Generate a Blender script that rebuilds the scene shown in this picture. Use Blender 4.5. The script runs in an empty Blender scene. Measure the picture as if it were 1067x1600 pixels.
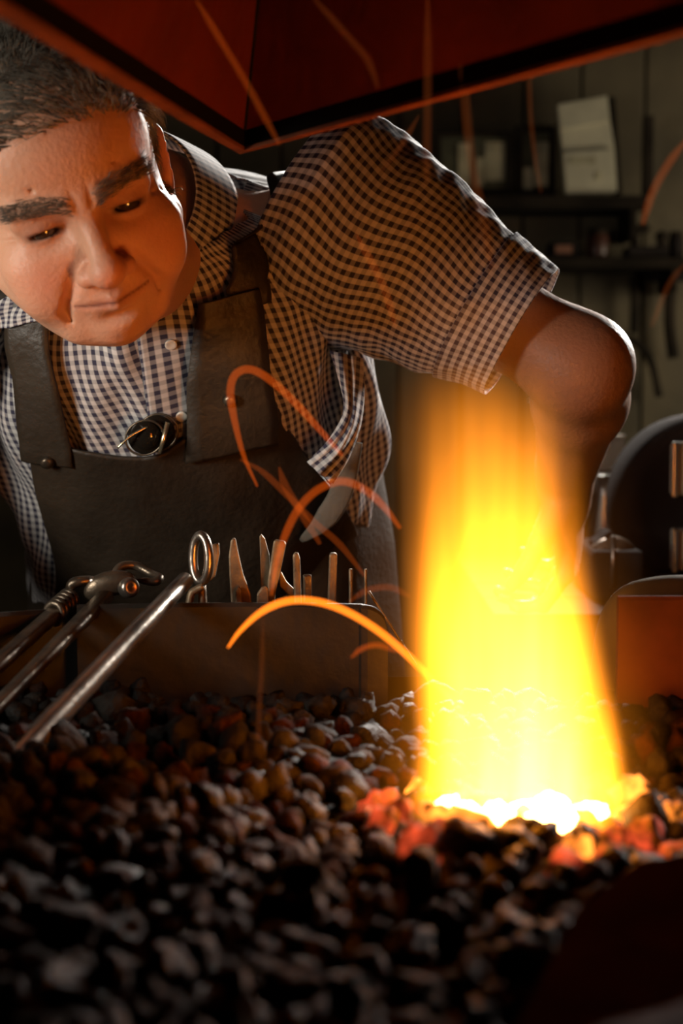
import bpy, bmesh, math, random
import numpy as np
from mathutils import Vector, Matrix, noise as mnoise
import openvdb

random.seed(7); rng = np.random.default_rng(7)
sc = bpy.context.scene
COL = sc.collection
PI = math.pi

# ---------------------------------------------------------------- camera
F = 2400.0; CAMZ = 1.13; PITCH = math.atan(200 / F)
cd = bpy.data.cameras.new('camera'); cam = bpy.data.objects.new('camera', cd); COL.objects.link(cam)
cam.location = (0, 0, CAMZ); cam.rotation_euler = (PI / 2 - PITCH, 0, 0)
cd.sensor_fit = 'VERTICAL'; cd.sensor_height = 36; cd.lens = 36 * F / 1600
cd.clip_start = .02; cd.clip_end = 30
cd.dof.use_dof = True; cd.dof.focus_distance = 1.28; cd.dof.aperture_fstop = 4.6
sc.camera = cam
sc.view_settings.view_transform = 'Standard'; sc.view_settings.look = 'None'
sc.view_settings.exposure = 0; sc.view_settings.gamma = 1; sc.view_settings.use_curve_mapping = False
sc.cycles.max_bounces = 6; sc.cycles.diffuse_bounces = 3; sc.cycles.transparent_max_bounces = 16
sc.cycles.volume_bounces = 0; sc.cycles.volume_step_rate = 0.6; sc.cycles.use_denoising = True
sc.cycles.sample_clamp_indirect = 3.0

def P(px, py, Y):
    """the point at world depth Y that the photograph shows at pixel px, py"""
    u = (px - 533.5) / F; v = (800 - py) / F
    d = Vector((u, math.cos(PITCH) + v * math.sin(PITCH), -math.sin(PITCH) + v * math.cos(PITCH)))
    return Vector((0, 0, CAMZ)) + d * (Y / d.y)

# ---------------------------------------------------------------- world and lights
w = bpy.data.worlds.new('world'); sc.world = w; w.use_nodes = True
w.node_tree.nodes['Background'].inputs[0].default_value = (.35, .4, .5, 1)
w.node_tree.nodes['Background'].inputs[1].default_value = .05

def light(name, kind, loc, energy, color, target=None, **kw):
    l = bpy.data.lights.new(name, kind); l.energy = energy; l.color = color
    for k, v in kw.items(): setattr(l, k, v)
    o = bpy.data.objects.new(name, l); COL.objects.link(o); o.location = loc
    if target is not None:
        o.rotation_euler = (Vector(target) - Vector(loc)).to_track_quat('-Z', 'Y').to_euler()
    return o
# narrow rim lamp added at the right, then window light behind the smith
light('side_rim_light', 'AREA', (1.15, 2.85, 1.70), 1.7, (1, .94, .86), (.12, 1.3, .97), shape='RECTANGLE', size=.10, size_y=.22, spread=math.radians(25))
light('back_window_light', 'AREA', (.20, 3.06, 2.01), 9, (1, .94, .86), (.08, 1.4, 1.2), shape='RECTANGLE', size=.34, size_y=.20, spread=math.radians(60))
# fill lamp added left of the hearth to brighten face and chest
light('left_fill_light', 'AREA', (-.80, .72, 1.22), 1.0, (1, .92, .80), (-.24, 1.3, 1.12), shape='RECTANGLE', size=.16, size_y=.26, spread=math.radians(60))
# the fire: the flame's own glow plus its hottest zone
light('fire_light', 'POINT', (.085, .86, 1.06), .62, (1, .09, .008), shadow_soft_size=.03)
# added lamp, its pool on the back wall stands in for haze
light('wall_light', 'AREA', (1.42, 2.62, 1.25), 5.5, (1, .88, .64), (.95, 3.2, 1.2), shape='RECTANGLE', size=.4, size_y=.4)

# ---------------------------------------------------------------- helpers
def new_mat(name, base=(.5, .5, .5), rough=.6, metal=0, spec=.5, bump=0, bscale=50, var=0, vscale=8, var_col=None, coords='Object', detail=4):
    m = bpy.data.materials.new(name); m.use_nodes = True
    nt = m.node_tree; b = nt.nodes['Principled BSDF']
    b.inputs['Base Color'].default_value = (*base, 1); b.inputs['Roughness'].default_value = rough
    b.inputs['Metallic'].default_value = metal; b.inputs['Specular IOR Level'].default_value = spec
    tc = nt.nodes.new('ShaderNodeTexCoord')
    if var:
        n = nt.nodes.new('ShaderNodeTexNoise'); n.inputs['Scale'].default_value = vscale; n.inputs['Detail'].default_value = detail
        nt.links.new(tc.outputs[coords], n.inputs['Vector'])
        r = nt.nodes.new('ShaderNodeValToRGB')
        r.color_ramp.elements[0].position = .35; r.color_ramp.elements[1].position = .65
        c2 = var_col or tuple(min(1, c * (1 + var)) for c in base)
        c1 = tuple(c * (1 - var) for c in base) if not var_col else base
        r.color_ramp.elements[0].color = (*c1, 1); r.color_ramp.elements[1].color = (*c2, 1)
        nt.links.new(n.outputs['Fac'], r.inputs['Fac']); nt.links.new(r.outputs['Color'], b.inputs['Base Color'])
    if bump:
        n2 = nt.nodes.new('ShaderNodeTexNoise'); n2.inputs['Scale'].default_value = bscale; n2.inputs['Detail'].default_value = 5
        nt.links.new(tc.outputs[coords], n2.inputs['Vector'])
        bp = nt.nodes.new('ShaderNodeBump'); bp.inputs['Strength'].default_value = bump; bp.inputs['Distance'].default_value = .004
        nt.links.new(n2.outputs['Fac'], bp.inputs['Height']); nt.links.new(bp.outputs['Normal'], b.inputs['Normal'])
    return m

def emit_mat(name, color, strength, add=False):
    m = bpy.data.materials.new(name); m.use_nodes = True; nt = m.node_tree; nt.nodes.clear()
    out = nt.nodes.new('ShaderNodeOutputMaterial'); e = nt.nodes.new('ShaderNodeEmission')
    e.inputs[0].default_value = (*color, 1); e.inputs[1].default_value = strength
    if add:
        t = nt.nodes.new('ShaderNodeBsdfTransparent'); a = nt.nodes.new('ShaderNodeAddShader')
        nt.links.new(e.outputs[0], a.inputs[0]); nt.links.new(t.outputs[0], a.inputs[1]); nt.links.new(a.outputs[0], out.inputs[0])
    else: nt.links.new(e.outputs[0], out.inputs[0])
    return m

def tag(o, label=None, cat=None, group=None, kind=None):
    if label: o['label'] = label
    if cat: o['category'] = cat
    if group: o['group'] = group
    if kind: o['kind'] = kind
    return o

def obj(name, verts, faces, mat=None, parent=None, smooth=True, uv=None, loc=(0, 0, 0)):
    me = bpy.data.meshes.new(name)
    L = np.array(loc, float)
    V = np.asarray(verts, float).reshape(-1, 3) - L
    me.from_pydata(V.tolist(), [], [list(map(int, f)) for f in faces])
    if smooth: me.polygons.foreach_set('use_smooth', [True] * len(me.polygons))
    if uv is not None:
        l = me.uv_layers.new(name='UVMap'); li = np.zeros(len(me.loops), int); me.loops.foreach_get('vertex_index', li)
        l.data.foreach_set('uv', np.asarray(uv, float)[li].ravel())
    me.update()
    if mat: me.materials.append(mat)
    o = bpy.data.objects.new(name, me); COL.objects.link(o)
    if parent is not None:
        o.parent = parent; pw = Vector((0, 0, 0)); q = parent
        while q is not None: pw += q.location; q = q.parent
        o.location = Vector(loc) - pw
    else: o.location = loc
    return o

def thing(name, label, cat, loc=(0, 0, 0), group=None):
    o = bpy.data.objects.new(name, None); COL.objects.link(o); o.location = loc; o.empty_display_size = .05
    return tag(o, label, cat, group)

class MB:
    """collects shapes for one mesh"""
    def __init__(s): s.v = []; s.f = []
    def add(s, v, f):
        n = len(s.v); s.v += [tuple(p) for p in v]; s.f += [[n + i for i in q] for q in f]; return s
    def box(s, c, size, rot=None, bev=.0):
        bm = bmesh.new(); bmesh.ops.create_cube(bm, size=1)
        bmesh.ops.scale(bm, vec=size, verts=bm.verts)
        if bev: bmesh.ops.bevel(bm, geom=bm.edges[:], offset=bev, segments=2, affect='EDGES', profile=.6)
        M = Matrix.Translation(c) @ (rot.to_4x4() if rot is not None else Matrix.Identity(4))
        bmesh.ops.transform(bm, matrix=M, verts=bm.verts)
        s.bm(bm); return s
    def bm(s, bm):
        bm.verts.index_update(); s.add([v.co[:] for v in bm.verts], [[v.index for v in f.verts] for f in bm.faces]); bm.free(); return s
    def tube(s, pts, rad, n=12, flat=1.0, upv=(0, 0, 1), caps=True, exp=1.0):
        pts = [Vector(p) for p in pts]; m = len(pts)
        rads = [rad] * m if not hasattr(rad, '__len__') else rad
        up = Vector(upv); rings = []
        for i in range(m):
            t = (pts[min(i + 1, m - 1)] - pts[max(i - 1, 0)]).normalized()
            a = up.cross(t)
            if a.length < .05: a = Vector((1, 0, 0)).cross(t)
            a.normalize(); b = t.cross(a)
            ring = []
            for k in range(n):
                th = 2 * PI * k / n; cs, sn = math.cos(th), math.sin(th)
                cs = math.copysign(abs(cs) ** exp, cs); sn = math.copysign(abs(sn) ** exp, sn)
                ring.append(pts[i] + a * (rads[i] * cs) + b * (rads[i] * flat * sn))
            rings.append(ring)
        v = [p for r in rings for p in r]
        f = [[i * n + k, i * n + (k + 1) % n, (i + 1) * n + (k + 1) % n, (i + 1) * n + k] for i in range(m - 1) for k in range(n)]
        if caps: f += [list(range(n))[::-1], [(m - 1) * n + k for k in range(n)]]
        s.add(v, f); return s
    def lathe(s, c, axis, prof, n=24):
        """prof: (distance along axis, radius)"""
        ax = Vector(axis).normalized(); a = ax.orthogonal().normalized(); b = ax.cross(a)
        v = []; c = Vector(c)
        for (h, r) in prof:
            for k in range(n):
                th = 2 * PI * k / n; v.append(c + ax * h + (a * math.cos(th) + b * math.sin(th)) * max(r, 1e-5))
        m = len(prof)
        f = [[i * n + k, i * n + (k + 1) % n, (i + 1) * n + (k + 1) % n, (i + 1) * n + k] for i in range(m - 1) for k in range(n)]
        s.add(v, f); return s
    def torus(s, c, a, b, ra, rb, r, n=32, m=10):
        """ellipse ring in the plane of a, b"""
        c = Vector(c); a = Vector(a).normalized(); b = Vector(b).normalized(); nn = a.cross(b)
        v = []
        for i in range(n):
            th = 2 * PI * i / n; p = c + a * ra * math.cos(th) + b * rb * math.sin(th)
            o_ = (a * math.cos(th) + b * math.sin(th))
            for k in range(m):
                ph = 2 * PI * k / m; v.append(p + o_ * r * math.cos(ph) + nn * r * math.sin(ph))
        f = [[i * m + k, i * m + (k + 1) % m, ((i + 1) % n) * m + (k + 1) % m, ((i + 1) % n) * m + k] for i in range(n) for k in range(m)]
        s.add(v, f); return s
    def prism(s, poly, dn, bev=0):
        """closed outline poly (3-D points, planar) pushed along dn"""
        poly = [Vector(p) for p in poly]; dn = Vector(dn); bm = bmesh.new()
        vs = [bm.verts.new(p) for p in poly]; f = bm.faces.new(vs)
        r = bmesh.ops.extrude_face_region(bm, geom=[f])
        bmesh.ops.translate(bm, verts=[e for e in r['geom'] if isinstance(e, bmesh.types.BMVert)], vec=dn)
        bmesh.ops.recalc_face_normals(bm, faces=bm.faces[:])
        if bev: bmesh.ops.bevel(bm, geom=bm.edges[:], offset=bev, segments=2, affect='EDGES', profile=.6)
        s.bm(bm); return s
    def build(s, name, mat, parent=None, smooth=False, loc=(0, 0, 0)):
        return obj(name, s.v, s.f, mat, parent, smooth, loc=loc)

def spline(pts, n):
    pts = [Vector(p) for p in pts]; out = []
    Q = [pts[0] * 2 - pts[1]] + pts + [pts[-1] * 2 - pts[-2]]; m = len(pts) - 1
    for i in range(n):
        s_ = i / (n - 1) * m; k = min(int(s_), m - 1); t = s_ - k
        a, b, c, d = Q[k:k + 4]
        out.append(.5 * ((2 * b) + (c - a) * t + (2 * a - 5 * b + 4 * c - d) * t * t + (3 * b - a - 3 * c + d) * t ** 3))
    return out

def solidify(o, th, off=0):
    md = o.modifiers.new('thickness', 'SOLIDIFY'); md.thickness = th; md.offset = off; return o

# ---------------------------------------------------------------- materials
M = {}
M['wallboard'] = new_mat('olive_boards', (.10, .076, .042), .75, var=.35, vscale=5, bump=.3, bscale=30)
M['dark_wood'] = new_mat('dark_wood', (.022, .016, .011), .85, spec=.1, var=.4, vscale=12)
M['plaster'] = new_mat('sooty_plaster', (.10, .09, .07), .9, var=.3, vscale=3)
M['floor'] = new_mat('dirt_floor', (.06, .05, .04), .9, var=.3, vscale=6, bump=.4)
M['hood'] = new_mat('red_oxide_paint', (.11, .012, .004), .75, var=.22, vscale=9, bump=.5, bscale=60, spec=.2)
M['hood_lip'] = new_mat('hood_lip_paint', (.16, .045, .016), .7, var=.25, vscale=20, bump=.5, bscale=90, spec=.3)
M['soot_shade'] = new_mat('soot_shade_black', (.009, .007, .006), 1, spec=0)  # soot, and the black that paints the shadow inside the hood rim
M['pan'] = new_mat('hearth_steel', (.020, .0155, .011), .55, metal=.35, var=.45, vscale=14, bump=.35, bscale=60)
M['corner'] = new_mat('dark_rusty_plate', (.13, .075, .04), 1, var=.4, vscale=8, bump=.2, spec=0)
M['pan_red'] = new_mat('rusted_red_steel', (.09, .03, .015), .9, spec=.1, var=.4, vscale=12, bump=.3, bscale=60)
M['steel'] = new_mat('worn_steel', (.30, .26, .22), .30, metal=.9, var=.3, vscale=30, bump=.12, bscale=120)
M['steel_dark'] = new_mat('forge_black_steel', (.11, .085, .06), .36, metal=.75, var=.4, vscale=40, bump=.25, bscale=90)
M['rusty'] = new_mat('rusty_tool_steel', (.17, .125, .075), .5, metal=.5, var=.4, vscale=50, bump=.3, bscale=120)
M['leather'] = new_mat('brown_leather', (.027, .019, .012), .48, var=.3, vscale=14, bump=.25, bscale=160, spec=.4)
M['trousers'] = new_mat('dark_trousers', (.035, .033, .03), .85, var=.3, vscale=10, bump=.2, bscale=300)
M['boot'] = new_mat('boot_leather', (.02, .015, .012), .5)
M['brass'] = new_mat('brass_rivet', (.5, .3, .1), .35, metal=.9)
M['frame_gold'] = new_mat('thin_metal', (.6, .5, .33), .25, metal=.9)
M['glass'] = new_mat('dark_lens', (.01, .008, .006), .08)
M['lampmetal'] = new_mat('bright_metal', (.62, .60, .55), .28, metal=.9)
M['machine'] = new_mat('machine_paint', (.024, .019, .017), .9, spec=.05, var=.25, vscale=10)
M['paper'] = new_mat('yellowed_paper', (.52, .47, .34), .8, var=.1, vscale=20)
M['card'] = new_mat('faded_card', (.42, .37, .24), .8, var=.25, vscale=20)
M['white_metal'] = new_mat('cream_enamel', (.62, .58, .48), .5)
M['olive_hide'] = new_mat('olive_canvas', (.06, .046, .012), .9, var=.3, vscale=20)
M['leadglass'] = new_mat('window_pane', (.5, .5, .45), .2)
M['coke'] = new_mat('coke', (.010, .0088, .008), .62, var=.75, vscale=45, bump=.9, bscale=220, spec=.22, detail=6)
M['coke_rust'] = new_mat('burnt_coke', (.024, .0075, .003), .8, var=.6, vscale=60, bump=.9, bscale=220, spec=.15)
M['ash'] = new_mat('ash_grey_coke', (.018, .0155, .013), .8, var=.6, vscale=60, bump=.8, bscale=200, spec=.2)
M['coalbed'] = new_mat('coal_dust', (.012, .010, .009), .95, var=.4, vscale=60, bump=.8, bscale=80)
def ember_mat(name, hot, s, dark=(.05, .02, .012), lo=.42, hi=.6):
    m = new_mat(name, dark, .8, bump=.6, bscale=150); nt = m.node_tree; b = nt.nodes['Principled BSDF']
    tc = nt.nodes.new('ShaderNodeTexCoord'); n = nt.nodes.new('ShaderNodeTexNoise'); n.inputs['Scale'].default_value = 70; n.inputs['Detail'].default_value = 3
    g = nt.nodes.new('ShaderNodeNewGeometry'); nt.links.new(g.outputs['Position'], n.inputs['Vector'])
    r = nt.nodes.new('ShaderNodeMapRange'); r.inputs['From Min'].default_value = lo; r.inputs['From Max'].default_value = hi
    r.inputs['To Min'].default_value = 0; r.inputs['To Max'].default_value = s
    nt.links.new(n.outputs['Fac'], r.inputs['Value']); nt.links.new(r.outputs['Result'], b.inputs['Emission Strength'])
    b.inputs['Emission Color'].default_value = (*hot, 1); return m
M['ember_white'] = ember_mat('ember_white_hot', (1, .62, .22), 22, lo=.2, hi=.5)
M['ember_orange'] = ember_mat('ember_orange', (1, .26, .03), 3.2, lo=.38, hi=.62)
M['ember_red'] = ember_mat('ember_red', (1, .10, .03), .9, dark=(.13, .06, .05), lo=.47, hi=.68)

def gingham(name, pitch=.0080, dark=(.035, .033, .065), light_=(.62, .60, .58)):
    m = bpy.data.materials.new(name); m.use_nodes = True; nt = m.node_tree; b = nt.nodes['Principled BSDF']
    b.inputs['Roughness'].default_value = .85; b.inputs['Specular IOR Level'].default_value = .2
    uvn = nt.nodes.new('ShaderNodeUVMap'); sep = nt.nodes.new('ShaderNodeSeparateXYZ')
    nt.links.new(uvn.outputs[0], sep.inputs[0])
    outs = []
    for ax, wgt in ((0, .66), (1, .32)):
        mu = nt.nodes.new('ShaderNodeMath'); mu.operation = 'MULTIPLY'; mu.inputs[1].default_value = 2 * PI / pitch
        nt.links.new(sep.outputs[ax], mu.inputs[0])
        sn = nt.nodes.new('ShaderNodeMath'); sn.operation = 'SINE'; nt.links.new(mu.outputs[0], sn.inputs[0])
        r = nt.nodes.new('ShaderNodeMapRange'); r.inputs['From Min'].default_value = -.22; r.inputs['From Max'].default_value = .28
        r.inputs['To Min'].default_value = 0; r.inputs['To Max'].default_value = wgt
        nt.links.new(sn.outputs[0], r.inputs['Value']); outs.append(r)
    ad = nt.nodes.new('ShaderNodeMath'); ad.operation = 'ADD'; ad.use_clamp = True
    nt.links.new(outs[0].outputs[0], ad.inputs[0]); nt.links.new(outs[1].outputs[0], ad.inputs[1])
    mx = nt.nodes.new('ShaderNodeMix'); mx.data_type = 'RGBA'
    mx.inputs['A'].default_value = (*light_, 1); mx.inputs['B'].default_value = (*dark, 1)
    nt.links.new(ad.outputs[0], mx.inputs['Factor']); nt.links.new(mx.outputs['Result'], b.inputs['Base Color'])
    # thin cotton lets a little light through
    out = nt.nodes['Material Output']; tl = nt.nodes.new('ShaderNodeBsdfTranslucent'); ms = nt.nodes.new('ShaderNodeMixShader')
    b.inputs['Sheen Weight'].default_value = .35; b.inputs['Sheen Roughness'].default_value = .25
    ms.inputs[0].default_value = .22; nt.links.new(mx.outputs['Result'], tl.inputs[0])
    nt.links.new(b.outputs[0], ms.inputs[1]); nt.links.new(tl.outputs[0], ms.inputs[2]); nt.links.new(ms.outputs[0], out.inputs[0])
    return m
M['shirt'] = gingham('gingham_cotton')

# ---------------------------------------------------------------- the room
def struct(name, mb, mat, smooth=False):
    return tag(mb.build(name, mat, smooth=smooth), kind='structure')
struct('floor', MB().box((0, .85, -.05), (5, 4.9, .1)), M['floor'])
struct('ceiling', MB().box((0, .85, 2.65), (5, 4.9, .1)), M['plaster'])
struct('wall_left', MB().box((-2.45, .85, 1.3), (.1, 4.7, 2.6)), M['plaster'])
struct('wall_right', MB().box((2.45, .85, 1.3), (.1, 4.7, 2.6)), M['plaster'])
struct('wall_front', MB().box((0, -1.55, 1.3), (5, .1, 2.6)), M['plaster'])
wb = struct('wall_back', MB().box((0, 3.27, 1.3), (5, .06, 2.6)), M['dark_wood'])
x = -1.5; k = 0; board_me = {}
while x < 1.6:                                                   # vertical boards the camera can see, each a plank of its own
    wd = (.118, .132, .125)[k % 3]
    if k % 3 not in board_me:
        o = MB().box((0, 0, 0), (wd - .006, .02, 2.58), bev=.003).build('plank', M['wallboard'], wb)
        board_me[k % 3] = o.data
    else:
        o = bpy.data.objects.new('plank', board_me[k % 3]); COL.objects.link(o); o.parent = wb
    o.location = (x + wd / 2, 3.225 + random.uniform(-.004, .004), 1.3)
    x += wd; k += 1
# window high in the right wall
wn = struct('window_1', MB().box((2.385, 2.2, 2.13), (.03, .9, .04)).box((2.385, 2.2, 1.37), (.03, .9, .04)).box((2.385, 1.77, 1.75), (.03, .04, .8)).box((2.385, 2.63, 1.75), (.03, .04, .8)).box((2.385, 2.2, 1.75), (.03, .03, .76)), M['white_metal'])
for yy in (1.98, 2.42):
    MB().box((2.385, yy, 1.75), (.006, .42, .74)).build('pane', M['leadglass'], wn)

# ---------------------------------------------------------------- the hearth
ZC = .90                                                       # top of the coals at the fire
h = thing('forge_hearth', 'black steel forge hearth full of coke, its high back plate behind the tongs', 'forge', (0, .75, 0))
bl = P(0, 966, 1.20); 
def plate(pts, zlo, zhis, th=.007, n=40):
    """upright bent plate along pts (x, y); top follows zhis"""
    mb = MB(); m = len(pts); v = []
    for i, (x_, y_) in enumerate(pts):
        a = pts[max(i - 1, 0)]; b = pts[min(i + 1, m - 1)]; dx, dy = b[0] - a[0], b[1] - a[1]; l = math.hypot(dx, dy) or 1
        nx, ny = -dy / l * th / 2, dx / l * th / 2; zt = zhis[i]
        v += [(x_ - nx, y_ - ny, zlo), (x_ - nx, y_ - ny, zt - .003), (x_ - nx * .4, y_ - ny * .4, zt), (x_ + nx * .4, y_ + ny * .4, zt), (x_ + nx, y_ + ny, zt - .003), (x_ + nx, y_ + ny, zlo)]
    f = [[i * 6 + k, i * 6 + k + 1, (i + 1) * 6 + k + 1, (i + 1) * 6 + k] for i in range(m - 1) for k in range(5)]
    f += [[5, 4, 3, 2, 1, 0], [(m - 1) * 6 + k for k in range(6)]]
    mb.add(v, f); return mb
YB = 1.16
zt = P(400, 945, YB).z; xr = P(606, 945, YB).x; xl = P(120, 945, YB).x
pts = []; zs = []
for i in range(24):
    t = i / 23; pts.append((xl + (xr - xl) * t, YB + .012 * math.sin(t * 3))); r_ = .018; dx = max(0, pts[-1][0] - (xr - r_)); zs.append(zt - (r_ - math.sqrt(max(r_ * r_ - dx * dx, 0))))
for i in range(10):                                            # rounded top corner on the right
    pass
xs2 = np.linspace(xr - .018, xr, 8)
pts = pts[:-2] + [(float(q), YB) for q in xs2]; zs = zs[:-2] + [zt - (.018 - math.sqrt(max(.018 ** 2 - (float(q) - xr + .018) ** 2, 0))) for q in xs2]
plate(pts, .86, zs).build('back_plate', M['pan'], h, loc=(0, 0, 0), smooth=False)
# left plate, running off to the left in front of the smith
pa = P(-330, 985, 1.02); pb = P(150, 948, 1.19)
plate([(pa.x + (pb.x - pa.x) * i / 12, pa.y + (pb.y - pa.y) * i / 12 + .012 * math.sin(i / 12 * PI)) for i in range(13)], .86, [pa.z + (pb.z - pa.z) * i / 12 for i in range(13)]).build('side_plate', M['pan'], h)
# low back lip behind the fire and red right-hand plate
plate([(xr - .02, YB + .01), (.30, YB + .02)], .86, [.905, .905]).build('back_lip', M['soot_shade'], h)
rz = P(1000, 931, 1.1).z; rx = P(965, 931, 1.10).x
plate([(rx, 1.10), (rx + .10, 1.10), (rx + .25, 1.08), (rx + .33, .9)], .86, [rz, rz, rz, rz]).build('side_plate', M['pan_red'], h)
MB().box((-.02, .76, .845), (1.0, .90, .03), bev=.004).build('tray', M['pan'], h)
MB().box((-.02, .76, .80), (.94, .84, .07)).box((-.02, .76, .74), (.5, .5, .06), bev=.01).build('fire_pot', M['steel_dark'], h)
for sx in (-.45, .41):
    for sy in (.37, 1.14):
        MB().tube([(sx, sy, .83), (sx, sy, 0)], .025, 10).build('leg', M['steel_dark'], h)
# smooth sloping plate in the near right corner
def on_slope(px, py):
    """sight line met with the sloping plane of the plate"""
    g = P(px, py, 1.0).z - CAMZ; return P(px, py, .532 / (.5 - g))
q = [on_slope(690, 1800), on_slope(905, 1420), on_slope(1000, 1345), on_slope(1250, 1310), on_slope(1500, 1800)]
npl = MB()
top = []
for i, v in enumerate(q): top.append(v)
npl.add([tuple(v) for v in top] + [(v.x, v.y, .86) for v in top], [[0, 1, 2, 3, 4], [9, 8, 7, 6, 5]] + [[i, (i + 1) % 5, (i + 1) % 5 + 5, i + 5] for i in range(5)])
npo = npl.build('corner_plate', M['corner'], h)
bv = npo.modifiers.new('bevel', 'BEVEL'); bv.width = .012; bv.segments = 3
# coal bed surface
def bed(x, y):
    d = math.hypot((x - .105) * 1.0, (y - .87))
    z = .893 + .016 * mnoise.noise(Vector((x * 9, y * 9, 1.3))) + .006 * mnoise.noise(Vector((x * 30, y * 30, 7)))
    z += .003 * math.exp(-((y - .80) / .09) ** 2) * math.exp(-((x - .10) / .16) ** 2)       # rim of coke in front of the fire
    z -= .016 * math.exp(-(d / .05) ** 2)
    z -= .010 * max(0, (.62 - y)) / .3
    z += .010 * math.exp(-((x + .25) / .2) ** 2)
    return z
nx_, ny_ = 90, 80; V = []; Fc = []
for j in range(ny_):
    for i in range(nx_):
        x_ = -.50 + .96 * i / (nx_ - 1); y_ = .325 + .83 * j / (ny_ - 1)
        V.append((x_, y_, bed(x_, y_) - .012))
for j in range(ny_ - 1):
    for i in range(nx_ - 1): Fc.append([j * nx_ + i, j * nx_ + i + 1, (j + 1) * nx_ + i + 1, (j + 1) * nx_ + i])
tag(obj('coke_bed', V, Fc, M['coalbed'], h), kind='stuff')

# lumps
def lump(seed, sub=2):
    bm = bmesh.new(); bmesh.ops.create_icosphere(bm, subdivisions=sub, radius=.5)
    r = random.Random(seed); off = Vector((r.random() * 40, r.random() * 40, r.random() * 40))
    sc3 = Vector((r.uniform(.8, 1.25), r.uniform(.75, 1.1), r.uniform(.6, .95)))
    planes = [(Vector((r.uniform(-1, 1), r.uniform(-1, 1), r.uniform(-1, 1))).normalized(), r.uniform(.26, .40)) for _ in range(7)]
    for v in bm.verts:
        for n_, d_ in planes:
            e_ = v.co.dot(n_) - d_
            if e_ > 0: v.co -= n_ * e_ * .85
        v.co *= 1 + .35 * mnoise.noise(v.co * 3.2 + off) + .22 * mnoise.noise(v.co * 8 + off)
        v.co = Vector((v.co.x * sc3.x, v.co.y * sc3.y, v.co.z * sc3.z))
    return bm
lump_me = {}
LM = ['coke', 'coke_rust', 'ash', 'ember_white', 'ember_orange', 'ember_red']
NL = 10
for m_ in LM:
    for s_ in range(NL):
        bm = lump(s_ + 50, 3 if m_ != 'x' else 2); me = bpy.data.meshes.new('coke_lump'); bm.to_mesh(me); bm.free()
        me.polygons.foreach_set('use_smooth', [True] * len(me.polygons)); me.materials.append(M[m_]); lump_me[m_, s_] = me
low = []
for s_ in range(NL):
    bm = lump(s_ + 50, 2); bm.verts.index_update(); low.append((np.array([v.co[:] for v in bm.verts]), np.array([[v.index for v in f.verts] for f in bm.faces]))); bm.free()
# scatter
spots = []; cell = {}
def free(x, y, r):
    cx, cy = int(x // .03), int(y // .03)
    for a in (-1, 0, 1):
        for b in (-1, 0, 1):
            for (x2, y2, r2) in cell.get((cx + a, cy + b), ()):
                if (x - x2) ** 2 + (y - y2) ** 2 < ((r + r2) * .78) ** 2: return False
    return True
def blocked(x, y):
    """under the corner plate"""
    ins = False; m = len(q)
    if y > .70 or x < .02: return False
    for i_ in range(m):
        a, b = q[i_], q[(i_ + 1) % m]
        if (a.y > y) != (b.y > y) and x > a.x + (y - a.y) / (b.y - a.y) * (b.x - a.x): pass
        if (a.y > y) != (b.y > y) and x < a.x + (y - a.y) / (b.y - a.y) * (b.x - a.x): ins = not ins
    return ins or (y < .60 and x > .052 + (y - .56) * .6)
for _ in range(16000):
    x_ = random.uniform(-.47, .44); y_ = random.uniform(.36, 1.135); r = random.choice((.007, .008, .009, .010, .011, .013))
    if abs(x_) > .24 * y_ + .12 and random.random() < .5: continue
    if blocked(x_, y_) or not free(x_, y_, r): continue
    cell.setdefault((int(x_ // .03), int(y_ // .03)), []).append((x_, y_, r)); spots.append((x_, y_, r))
FX, FY = .105, .855
solo = []; rest = []
def inview(x, y): return abs(x) / y < .225 and y > .47
for (x_, y_, r) in spots:
    d = math.hypot(x_ - FX, (y_ - FY) * 1.1); z_ = bed(x_, y_)
    rot = (random.uniform(0, 6.3), random.uniform(0, 6.3), random.uniform(0, 6.3)); sz = r * 2 * random.uniform(1.0, 1.25)
    u_ = random.random()
    if d < .050: m_ = 'ember_white' if u_ < .75 else 'ember_orange'
    elif d < .066: m_ = 'ember_orange' if u_ < .45 else ('ember_red' if u_ < .7 else 'coke')
    elif d < .098: m_ = 'ember_red' if u_ < .35 else ('ember_orange' if u_ < .42 else 'coke')
    elif d < .15 and y_ < FY - .03 and abs(x_ - FX) < .07: m_ = 'ember_red' if u_ < .22 else 'coke'
    elif d < .30 and y_ > .7: m_ = 'coke_rust' if u_ < .28 else ('ash' if u_ < .6 else 'coke')
    else: m_ = 'coke_rust' if u_ < .10 else ('ash' if u_ < .35 else 'coke')
    rec = (x_, y_, z_ - .004 + random.uniform(-.003, .004), sz, rot, m_)
    hot = m_.startswith('ember')
    (solo if (inview(x_, y_) and (y_ < .70 or hot)) else rest).append(rec)
hots = [r for r in solo if r[5].startswith('ember')]; colds = sorted([r for r in solo if not r[5].startswith('ember')], key=lambda r: r[1])
rest += colds[295 - 0:]; colds = colds[:295]
LAB = {'coke': ('matte black lump of coke in the near part of the hearth', 'black coke lumps in the near bed'),
       'ash': ('ash grey lump of coke in the near part of the hearth', 'ash grey coke lumps in the near bed'),
       'coke_rust': ('rust brown burnt lump of coke in the near part of the hearth', 'rust brown coke lumps in the near bed'),
       'ember_white': ('white hot coal burning at the heart of the flame', 'white hot coals'),
       'ember_orange': ('orange glowing coal at the edge of the fire', 'orange glowing coals'),
       'ember_red': ('dull red coal cooling at the foot of the flame', 'dull red coals')}
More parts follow.
